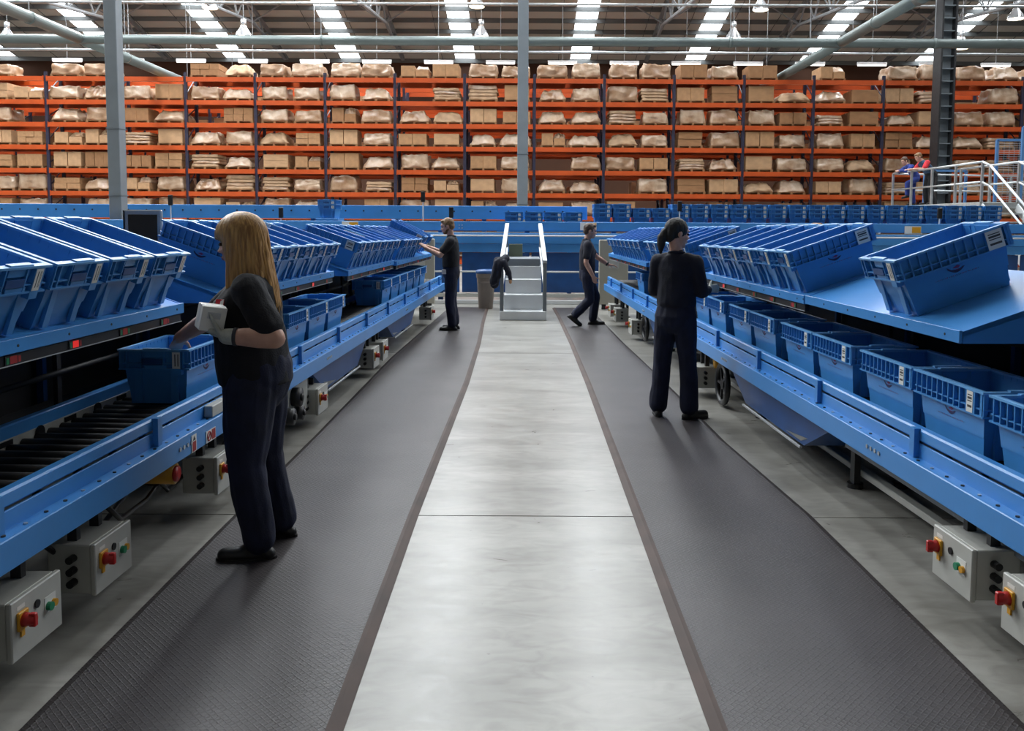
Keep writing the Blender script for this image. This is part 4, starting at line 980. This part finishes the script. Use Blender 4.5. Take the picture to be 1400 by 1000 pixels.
def person(label, loc, rz, P):
    t = tag(empty('person', loc, rz), label, 'person')
    vox = P.get('vox', .009); g = P.get('girth', 1.)
    tr = P['torso']                                             # list of rings (x,y,z,a,b) waist -> shoulders
    H = Matrix.Translation(P['head']) @ Euler((P.get('hroll', 0), P.get('hpitch', 0), P.get('hyaw', 0)), 'XYZ').to_matrix().to_4x4()
    # ---- body: one continuous skin surface
    mb = MB(); sh = .018
    mb.loft([(x, y, z, a-sh, b-sh) for x, y, z, a, b in P['hips']+tr])
    neck = Vector(P['neck']); mb.cap(neck, .056*g, H @ V(-.02, 0, -.06), .050)
    head_solids(mb, H)
    ar = P.get('arm_r', (.052, .040, .029))
    for sd, s in (('L', 1), ('R', -1)):
        a, e, w_ = [Vector(q) for q in P['arm'+sd]]
        mb.cap(a, ar[0], e, ar[1]); mb.cap(e, ar[1], e.lerp(w_, .35), ar[1]*1.03); mb.cap(e.lerp(w_, .35), ar[1]*1.03, w_, ar[2])
        hd = P.get('hand'+sd)
        if hd and not hd.get('glove'): add_hand(mb, w_, hd['d'], hd['n'], hd.get('s', 1), hd.get('curl', 25), curls=hd.get('curls'))
        h, k, f = [Vector(q) for q in P['leg'+sd]]
        mb.cap(h, .075*g, k, .052); mb.cap(k, .052, f, .038)
    body = remeshed(mb, 'body', M_skin, t, vox*.85, 3)
    face_parts(H, body, brow=P.get('brow', M_brownhair))
    # ---- shirt
    mb = MB(); mb.loft(tr+[(tr[-1][0], tr[-1][1], tr[-1][2]+.02, tr[-1][3]*.6, tr[-1][4]*.75)])
    mb.cap(neck+V(-.005, 0, -.05), .085, neck+V(0, 0, .0), .066)
    for sd in 'LR':
        a, e, w_ = [Vector(q) for q in P['arm'+sd]]; fr = P.get('sleeve', .62)
        if fr <= 1: mb.cap(a, ar[0]+.022, a.lerp(e, fr), ar[1]+.026)
        else:
            mb.cap(a, ar[0]+.022, e, ar[1]+.022); mb.cap(e, ar[1]+.022, e.lerp(w_, fr-1), ar[2]+.020)
        mb.cap(a, ar[0]+.018, neck.lerp(a, .45)+V(0, 0, -.02), .070)
    shirt = remeshed(mb, P.get('shirt_name', 'polo_shirt'), P.get('shirt', M_navycloth), t, vox, 4, .012, (9, 9, 6), seed=P.get('seed', 1))
    # ---- trousers
    mb = MB(); mb.loft(P['hips'])
    tg = P.get('trouser_r', (.098, .078, .072))
    for sd in 'LR':
        h, k, f = [Vector(q) for q in P['leg'+sd]]; m_ = h.lerp(k, .5)
        mb.cap(h, tg[0]*g, m_, (tg[0]+tg[1])/2*g); mb.cap(m_, (tg[0]+tg[1])/2*g, k, tg[1]); mb.cap(k, tg[1], k.lerp(f, .5), tg[1]*.98); mb.cap(k.lerp(f, .5), tg[1]*.98, f+(f-k).normalized()*-.02, tg[2])
    remeshed(mb, 'trousers', P.get('trousers', M_trouser), t, vox, 4, .013, (12, 12, 4.5), seed=P.get('seed', 1)+5)
    # ---- shoes
    for sd in 'LR':
        f = Vector(P['leg'+sd][2]); a = P.get('toe'+sd, 0); pit = P.get('pit'+sd, 0)
        d = V(math.cos(a)*math.cos(pit), math.sin(a)*math.cos(pit), -math.sin(pit)); up = V(0, 0, 1)*math.cos(pit)+V(math.cos(a), math.sin(a), 0)*math.sin(pit)
        b = f-up*.058
        mb = MB(); mb.cap(f+up*.01, .042, b-d*.02+up*.012, .040); mb.cap(b-d*.045, .034, b+d*.07, .042); mb.cap(b+d*.07, .042, b+d*.165, .036); mb.cap(f, .04, b+d*.06+up*.015, .038)
        z0 = .014 if pit == 0 else None
        s_ = remeshed(mb, 'shoe', M_shoe, t, .008, 3, floorz=None if z0 is None else .012)
        mb = MB(); n = 18; lo = b-up*.020 if pit == 0 else b-up*.034
        if pit == 0: lo = Vector((b.x, b.y, 0))
        ring = []
        for j in range(n):
            q = 2*math.pi*j/n; c = math.cos(q); ring.append(d*(.062+.145*c)+d.cross(up)*(.046 if c > 0 else .040)*math.sin(q))
        vs = [tuple(lo+r_) for r_ in ring]+[tuple(lo+r_+up*.026) for r_ in ring]
        fs = [(j, (j+1) % n, n+(j+1) % n, n+j) for j in range(n)]+[tuple(reversed(range(n))), tuple(range(n, 2*n))]
        mb.add(vs, fs); mb.obj('sole', M_sole, s_)
    # ---- collar and gloves
    if P.get('collar', True):
        mb = MB(); pts = []
        for j in range(17):
            q = R(30)+R(300)*j/16; pts.append(neck+V(.066*math.cos(q)+.0, .064*math.sin(q), .012+.010*math.cos(q-math.pi)))
        mb.tube(pts, .012, 8); mb.obj('collar', P.get('shirt', M_navycloth), t, True)
    for sd in 'LR':
        hd = P.get('hand'+sd)
        if hd and hd.get('glove'):
            a, e, w_ = [Vector(q) for q in P['arm'+sd]]
            mb = MB(); add_hand(mb, w_, hd['d'], hd['n'], hd.get('s', 1), hd.get('curl', 30), r=.0098, curls=hd.get('curls'), thumb_in=hd.get('thumb', .3)); mb.cap(w_.lerp(e, .12), ar[2]+.006, w_, ar[2]+.004)
            gl = remeshed(mb, 'glove', M_glove, t, .0055, 3, .0015, (40, 40, 40))
            mb = MB(); dd = (e-w_).normalized(); c = w_.lerp(e, .19); mb.cyl(c-dd*.008, c+dd*.008, ar[2]+.009, 16); mb.obj('cuff', M_cuff, gl, True)
    return t, H, body, shirt
def patch(shirt, mloc, direction, wd, ht, m, name, parent, off=.004):
    """small flat badge laid on the cloth nearest to a point"""
    me = shirt.data; bvh = BVHTree.FromPolygons([v.co for v in me.vertices], [p.vertices[:] for p in me.polygons])
    hit = bvh.ray_cast(Vector(mloc)+Vector(direction)*.5, -Vector(direction)); 
    if hit[0] is None: return
    p, nn = hit[0], hit[1]; z = V(0, 0, 1); u = z.cross(nn).normalized(); v = nn.cross(u)
    q = [p+nn*off+u*i*wd/2+v*j*ht/2 for i, j in ((-1, -1), (1, -1), (1, 1), (-1, 1))]; q += [a-nn*.0025 for a in q]
    mb = MB(); mb.add(q, [(0, 1, 2, 3), (7, 6, 5, 4), (0, 4, 5, 1), (1, 5, 6, 2), (2, 6, 7, 3), (3, 7, 4, 0)]); return mb.obj(name, m, parent)
def short_hair(H, body_parent, m, vox=.008):
    mb = MB(); mb.ell((-.022, 0, .040), (.098, .084, .092), 16, 10, H); mb.ell((-.060, 0, -.005), (.055, .074, .070), 14, 9, H)
    mb.ell((.050, 0, .092), (.040, .058, .024), 12, 8, H)
    for s in (-1, 1): mb.ell((.020, s*.074, .012), (.016, .010, .030), 10, 7, H)
    return remeshed(mb, 'hair', m, body_parent, vox, 2, .006, (40, 40, 40))

# ---------- blonde woman at the left conveyor (faces -X)
P = dict(head=(.065, 0.0, 1.548), hyaw=R(-4), hpitch=R(8), neck=(-.015, 0, 1.375), vox=.0085, girth=1.12, seed=2,
    hips=[(-.01, 0, .74, .13, .10), (-.005, 0, .80, .185, .150), (-.01, 0, .88, .205, .172), (-.01, 0, .96, .195, .165), (0, 0, 1.02, .185, .155)],
    torso=[(-.005, 0, .86, .208, .178), (.0, 0, .93, .205, .180), (.01, 0, 1.02, .195, .176), (.02, 0, 1.10, .192, .172), (.035, 0, 1.18, .195, .172), (.025, 0, 1.26, .200, .155), (.0, 0, 1.335, .190, .118), (-.01, 0, 1.385, .125, .085)],
    armL=((-.04, .195, 1.325), (-.185, .275, 1.115), (.035, .285, 1.125)), armR=((.09, -.19, 1.315), (.34, -.345, 1.14), (.565, -.475, 1.01)), arm_r=(.062, .048, .034), sleeve=.74, shirt=M_blackcloth,
    handL=dict(d=(.93, -.12, .25), n=(-.20, -.40, .88), s=-1, glove=True, curls=(26, 30, 34, 38), thumb=.55), handR=dict(d=(.5, -.55, -.66), n=(-.3, .3, -.9), s=-1, curl=18),
    legL=((-.005, .095, .84), (.01, .12, .47), (-.05, .135, .095)), legR=((-.005, -.095, .84), (.0, -.13, .47), (-.075, -.165, .095)), toeL=R(6), toeR=R(-8), trouser_r=(.118, .090, .082))
per, H, body, shirt = person('blonde woman in black polo and navy trousers holding a white box', (-1.335, 4.13, 0), math.pi, P)
# hair locks
def long_hair(H, parent, m):
    mb = MB(); mb.ell((-.018, 0, .032), (.104, .085, .096), 18, 12, H)
    rr = random.Random(5)
    for layer in range(3):
        n = 74
        for i in range(n):
            ph = -math.pi+2*math.pi*(i+rr.random())/n; ap = abs(ph); k = 1.03+.05*layer; pts = []
            for th in (8, 25, 42, 58, 74, 88):
                q = R(th); pts.append(H @ V(-.018+.108*k*math.sin(q)*math.cos(ph), .090*k*math.sin(q)*math.sin(ph), .034+.102*k*math.cos(q)))
            last = pts[-1].copy(); c = H.translation; back = max(0, -math.cos(ph))
            if ap < R(40): end = c.z+rr.uniform(.018, .045); steps = 2
            elif ap < R(60): end = c.z-rr.uniform(.05, .20); steps = 4
            else: end = c.z-.265-.03*back-rr.uniform(0, .045); steps = 7
            for s_ in range(1, steps+1):
                f = s_/steps; z = last.z+(end-last.z)*f
                bx = last.x-(.055*back+.012)*f**1.2; by = c.y+(last.y-c.y)*(1+.22*f)
                if ap >= R(40): bx = min(bx, c.x+.050-.030*min(1, 2.5*f))
                pts.append(V(bx+rr.uniform(-.004, .004), by+rr.uniform(-.004, .004), z))
            N_ = len(pts); rs = [.009+.006*min(1, j/3) for j in range(N_)]; rs[-1] = .003; rs[-2] = .009
            mb.tube(pts, rs, 6, 0, True, .55)
    return mb.obj('hair', m, parent, True)
long_hair(H, per, M_blonde)
patch(shirt, (.02, .11, 1.25), (.75, .6, .1), .050, .050, M_redcloth, 'chest_emblem', per)
patch(shirt, (.02, .125, 1.262), (.75, .6, .1), .020, .030, M_paper, 'chest_emblem', per, .006)
patch(shirt, (.10, -.03, 1.27), (.95, .2, .1), .050, .012, M_paper, 'name_tape', per)
# box in her hand
bx = tag(empty('small_carton', (-1.335-.125, 4.13-.265, 1.155)), 'small white carton held in the blonde woman’s gloved hand', 'carton'); bx['label'] = 'small white carton held in the gloved hand of the blonde woman'
bx.rotation_euler = (R(8), R(10), R(35))
MB().bevbox(-.055, .055, -.045, .045, 0, .115, .003).obj('carton_body', M_paper, bx); MB().box(-.0556, .0556, -.012, .012, .03, .1155).obj('sealing_tape', M_white, bx)
MB().box(-.03, .03, -.0458, -.0452, .06, .09).obj('printed_panel', mat('pale_print', (.55, .57, .6), .6), bx)

# ---------- dark-haired woman at the right conveyor (seen from behind)
P = dict(head=(.0, 0, 1.575), hyaw=R(-48), hpitch=R(8), neck=(-.01, 0, 1.40), seed=7, vox=.009, shirt_name='sweatshirt', shirt=M_navycloth, sleeve=1.68,
    hips=[(-.01, 0, .74, .12, .09), (-.015, 0, .80, .17, .125), (-.015, 0, .88, .185, .135), (-.01, 0, .96, .165, .115), (0, 0, 1.0, .155, .105)],
    torso=[(-.005, 0, .95, .155, .118), (-.005, 0, .985, .168, .132), (-.005, 0, 1.06, .165, .130), (-.005, 0, 1.16, .160, .125), (-.01, 0, 1.27, .165, .118), (-.015, 0, 1.345, .155, .098), (-.015, 0, 1.39, .11, .08)],
    armL=((-.01, .165, 1.335), (.03, .205, 1.09), (.24, .11, 1.03)), armR=((-.01, -.165, 1.335), (.01, -.215, 1.09), (.22, -.215, 1.10)), arm_r=(.045, .036, .027),
    handL=dict(d=(.8, -.5, 0), n=(.2, 0, -.9), s=-1, glove=True, curl=25), handR=dict(d=(.70, -.45, .05), n=(.1, .9, -.3), s=1, glove=True, curl=28),
    legL=((-.01, .085, .84), (.0, .115, .46), (-.03, .135, .095)), legR=((-.01, -.085, .84), (.015, -.105, .46), (-.01, -.135, .095)), toeL=R(22), toeR=R(-32), trouser_r=(.100, .078, .080))
per, H, body, shirt = person('dark-haired woman in navy sweatshirt and trousers, seen from behind', (1.285, 7.08, 0), R(62), P)
mb = MB(); mb.ell((-.020, 0, .036), (.103, .086, .096), 18, 12, H); mb.ell((-.070, 0, -.01), (.05, .072, .075), 14, 9, H)
mb.cap(H @ V(-.115, 0, .0), .032, H @ V(-.135, 0, -.05), .036); mb.cap(H @ V(-.135, 0, -.05), .038, H @ V(-.135, 0, -.11), .036); mb.cap(H @ V(-.135, 0, -.11), .036, H @ V(-.125, 0, -.185), .010)
remeshed(mb, 'hair', M_darkhair, per, .008, 2, .006, (60, 60, 12))
mb = MB(); mb.tube([H @ (V(-.112, 0, .002)+V(0, .028*math.cos(a), .028*math.sin(a))) for a in [2*math.pi*i/12 for i in range(13)]], .006, 6, 0, False); mb.obj('hair_band', M_black, per, True)

# ---------- man reaching at the far left shelf (faces -X)
P = dict(head=(.055, 0, 1.605), hpitch=R(14), neck=(-.005, 0, 1.435), seed=11, vox=.012, brow=M_lightbrown, sleeve=.62, shirt=M_blackcloth,
    hips=[(-.01, 0, .78, .11, .09), (-.01, 0, .84, .165, .125), (-.01, 0, .92, .175, .13), (-.005, 0, 1.0, .165, .122), (0, 0, 1.05, .16, .118)],
    torso=[(0, 0, .98, .172, .130), (0, 0, 1.06, .175, .132), (.005, 0, 1.16, .182, .134), (.005, 0, 1.28, .198, .130), (-.005, 0, 1.37, .195, .108), (-.01, 0, 1.43, .12, .08)],
    armL=((-.005, .205, 1.375), (.14, .26, 1.165), (.36, .20, 1.275)), armR=((-.005, -.205, 1.375), (.19, -.25, 1.20), (.42, -.16, 1.30)),
    handL=dict(d=(.75, -.2, .65), n=(.5, -.5, -.5), s=-1, curl=24), handR=dict(d=(.9, .1, .2), n=(.1, .4, -.9), s=-1, curl=22),
    legL=((-.01, .085, .88), (.01, .10, .48), (-.03, .11, .095)), legR=((-.01, -.085, .88), (.0, -.10, .48), (-.05, -.11, .095)), toeL=R(4), toeR=R(-6))
per, H, body, shirt = person('bearded man in black polo reaching to the farthest left shelf', (-1.13, 12.9, 0), math.pi, P)
short_hair(H, per, M_lightbrown)
mb = MB(); mb.ell((.040, 0, -.082), (.050, .056, .036), 12, 8, H); mb.ell((.010, 0, -.055), (.05, .064, .03), 12, 8, H); remeshed(mb, 'beard', M_lightbrown, per, .008, 2, .004, (60, 60, 60))
patch(shirt, (.05, .09, 1.32), (.8, .6, 0), .03, .05, M_paper, 'name_badge', per)
mb = MB(); mb.bevbox(.06, .125, .150, .162, .88, .95, .004); mb.obj('white_cloth', M_paper, per)

# ---------- walking man at the far right (faces +X)
P = dict(head=(.035, 0, 1.54), hpitch=R(8), neck=(-.02, 0, 1.375), seed=15, vox=.012, sleeve=.66,
    hips=[(-.01, 0, .72, .11, .09), (-.01, 0, .78, .16, .122), (-.01, 0, .86, .172, .128), (-.01, 0, .94, .162, .12), (-.01, 0, .99, .158, .116)],
    torso=[(-.01, 0, .92, .168, .126), (-.01, 0, 1.0, .172, .128), (-.01, 0, 1.10, .178, .128), (-.01, 0, 1.22, .192, .125), (-.015, 0, 1.31, .188, .105), (-.02, 0, 1.37, .115, .08)],
    armL=((-.01, .20, 1.315), (.17, .26, 1.115), (.37, .25, .985)), armR=((-.02, -.20, 1.315), (-.06, -.27, 1.04), (.06, -.26, .82)),
    handL=dict(d=(.9, .0, -.12), n=(-.1, -.1, -.95), s=1, curl=14), handR=dict(d=(.35, .1, -.9), n=(.3, .9, .1), s=1, curl=35),
    legL=((.0, .085, .82), (.14, .09, .46), (.10, .09, .095)), legR=((-.02, -.085, .82), (.03, -.10, .44), (-.22, -.11, .185)), toeL=0., toeR=0., pitR=R(38))
per, H, body, shirt = person('man in dark navy polo walking beside the right conveyor', (1.02, 13.55, 0), R(2), P)
short_hair(H, per, M_brownhair)
mb = MB(); a = V(.17, .26, 1.115).lerp(V(.37, .25, .985), .88); d = V(.2, -.01, -.13).normalized(); mb.cyl(a-d*.014, a+d*.014, .038, 16); mb.obj('wristwatch', M_black, per, True)

# ---------- the two people leaning on the platform rail (face -X)
P = dict(head=(.30, -.03, 1.34), hpitch=R(22), hyaw=R(12), neck=(.20, 0, 1.20), seed=19, vox=.014, sleeve=1.8, shirt=M_bluecloth, trousers=M_bluecloth, shirt_name='overall_top', collar=False,
    hips=[(-.02, 0, .74, .11, .09), (-.03, 0, .82, .165, .13), (-.02, 0, .92, .17, .13), (.02, 0, .98, .16, .12)],
    torso=[(.0, 0, .92, .165, .125), (.05, 0, 1.0, .17, .125), (.12, 0, 1.10, .185, .125), (.17, 0, 1.17, .18, .105), (.19, 0, 1.21, .11, .08)],
    armL=((.17, .19, 1.16), (.32, .26, 1.03), (.50, .08, 1.04)), armR=((.17, -.19, 1.16), (.34, -.24, 1.03), (.50, -.02, 1.045)),
    handL=dict(d=(.6, -.8, 0), n=(.1, 0, -1), s=-1, curl=20), handR=dict(d=(.6, .8, 0), n=(.1, 0, -1), s=1, curl=20),
    legL=((-.02, .09, .80), (.25, .12, .66), (.24, .12, .33)), legR=((-.02, -.09, .80), (.0, -.1, .43), (-.05, -.11, .095)), toeL=R(5), pitL=R(12))
per, H, body, shirt = person('person in royal blue overalls leaning on the platform rail, one foot raised', (11.72, 25.5, DZ+.001), math.pi, P); short_hair(H, per, M_brownhair, .011)
P = dict(head=(.33, .0, 1.40), hpitch=R(25), neck=(.20, 0, 1.27), seed=23, vox=.014, sleeve=.7, shirt=M_vest, trousers=M_blackcloth, shirt_name='vest', girth=1.1, brow=M_lightbrown, collar=False,
    hips=[(-.06, 0, .76, .12, .10), (-.07, 0, .84, .19, .165), (-.05, 0, .94, .20, .175), (.0, 0, 1.02, .19, .16)],
    torso=[(-.04, 0, .92, .20, .175), (.02, 0, 1.02, .20, .17), (.10, 0, 1.14, .205, .155), (.16, 0, 1.23, .20, .12), (.19, 0, 1.275, .12, .085)],
    armL=((.16, .21, 1.22), (.27, .27, 1.03), (.53, .16, 1.04)), armR=((.16, -.21, 1.22), (.30, -.27, 1.04), (.54, -.16, 1.045)),
    handL=dict(d=(.9, -.4, 0), n=(.1, 0, -1), s=-1, curl=20), handR=dict(d=(.9, .4, 0), n=(.1, 0, -1), s=1, curl=20),
    legL=((-.04, .10, .82), (-.02, .11, .44), (-.10, .12, .095)), legR=((-.04, -.10, .82), (.03, -.11, .44), (.0, -.12, .095)), arm_r=(.058, .046, .033))
per, H, body, shirt = person('person in red shirt and dark vest leaning on the platform rail', (11.80, 24.75, DZ+.001), math.pi, P); short_hair(H, per, M_lightbrown, .011)
for sd in 'LR':
    a, e, w_ = [Vector(q) for q in P['arm'+sd]]; mb = MB(); mb.cap(a, .083, a.lerp(e, .72), .078); remeshed(mb, 'red_sleeve', M_redcloth, per, .014, 3, .006)

# ---------- jacket hung over the stile handrail
t = tag(empty('jacket', (-.388, 14.42, 0)), 'dark navy jacket draped over the left stile handrail post', 'jacket')
mb = MB(); mb.cap((-.04, -.06, 1.0), .065, (.06, .10, 1.05), .075); mb.cap((-.07, -.05, .98), .075, (-.14, -.05, .66), .075); mb.cap((-.07, .05, 1.0), .08, (-.13, .08, .60), .075); mb.cap((-.03, -.08, .98), .06, (-.06, -.09, .75), .05)
mb.cap((.04, -.08, 1.0), .05, (.13, -.13, .80), .040); mb.cap((.13, -.13, .80), .040, (.145, -.15, .70), .034); mb.cap((.02, .06, 1.04), .06, (.10, .05, .80), .05)
remeshed(mb, 'cloth', M_navycloth, t, .012, 4, .012, (14, 14, 9))
mb = MB(); mb.cap((.145, -.15, .69), .030, (.15, -.155, .655), .026); remeshed(mb, 'lining', mat('tan_lining', (.45, .24, .12), .8), t, .008, 2)

# ---------- cream panel and posts at the far end of both conveyors
for (x, lb) in ((-2.02, 'cream machine panel at the far end of the left conveyor'), (1.72, 'cream machine panel at the far end of the right conveyor')):
    t = tag(empty('machine_panel', (x, 16.2, 0)), lb, 'panel'); MB().bevbox(-.28, .28, 0, .12, .1, 1.35, .01).obj('panel_body', M_beige, t); [MB().box(q-.04, q+.04, .02, .1, 0, .1).obj('panel_foot', M_dark, t) for q in (-.18, .18)]
    MB().box(-.1, .1, -.005, 0, .8, 1.0).obj('inspection_door', M_boxgrey, t)
print('objects', len(bpy.data.objects))
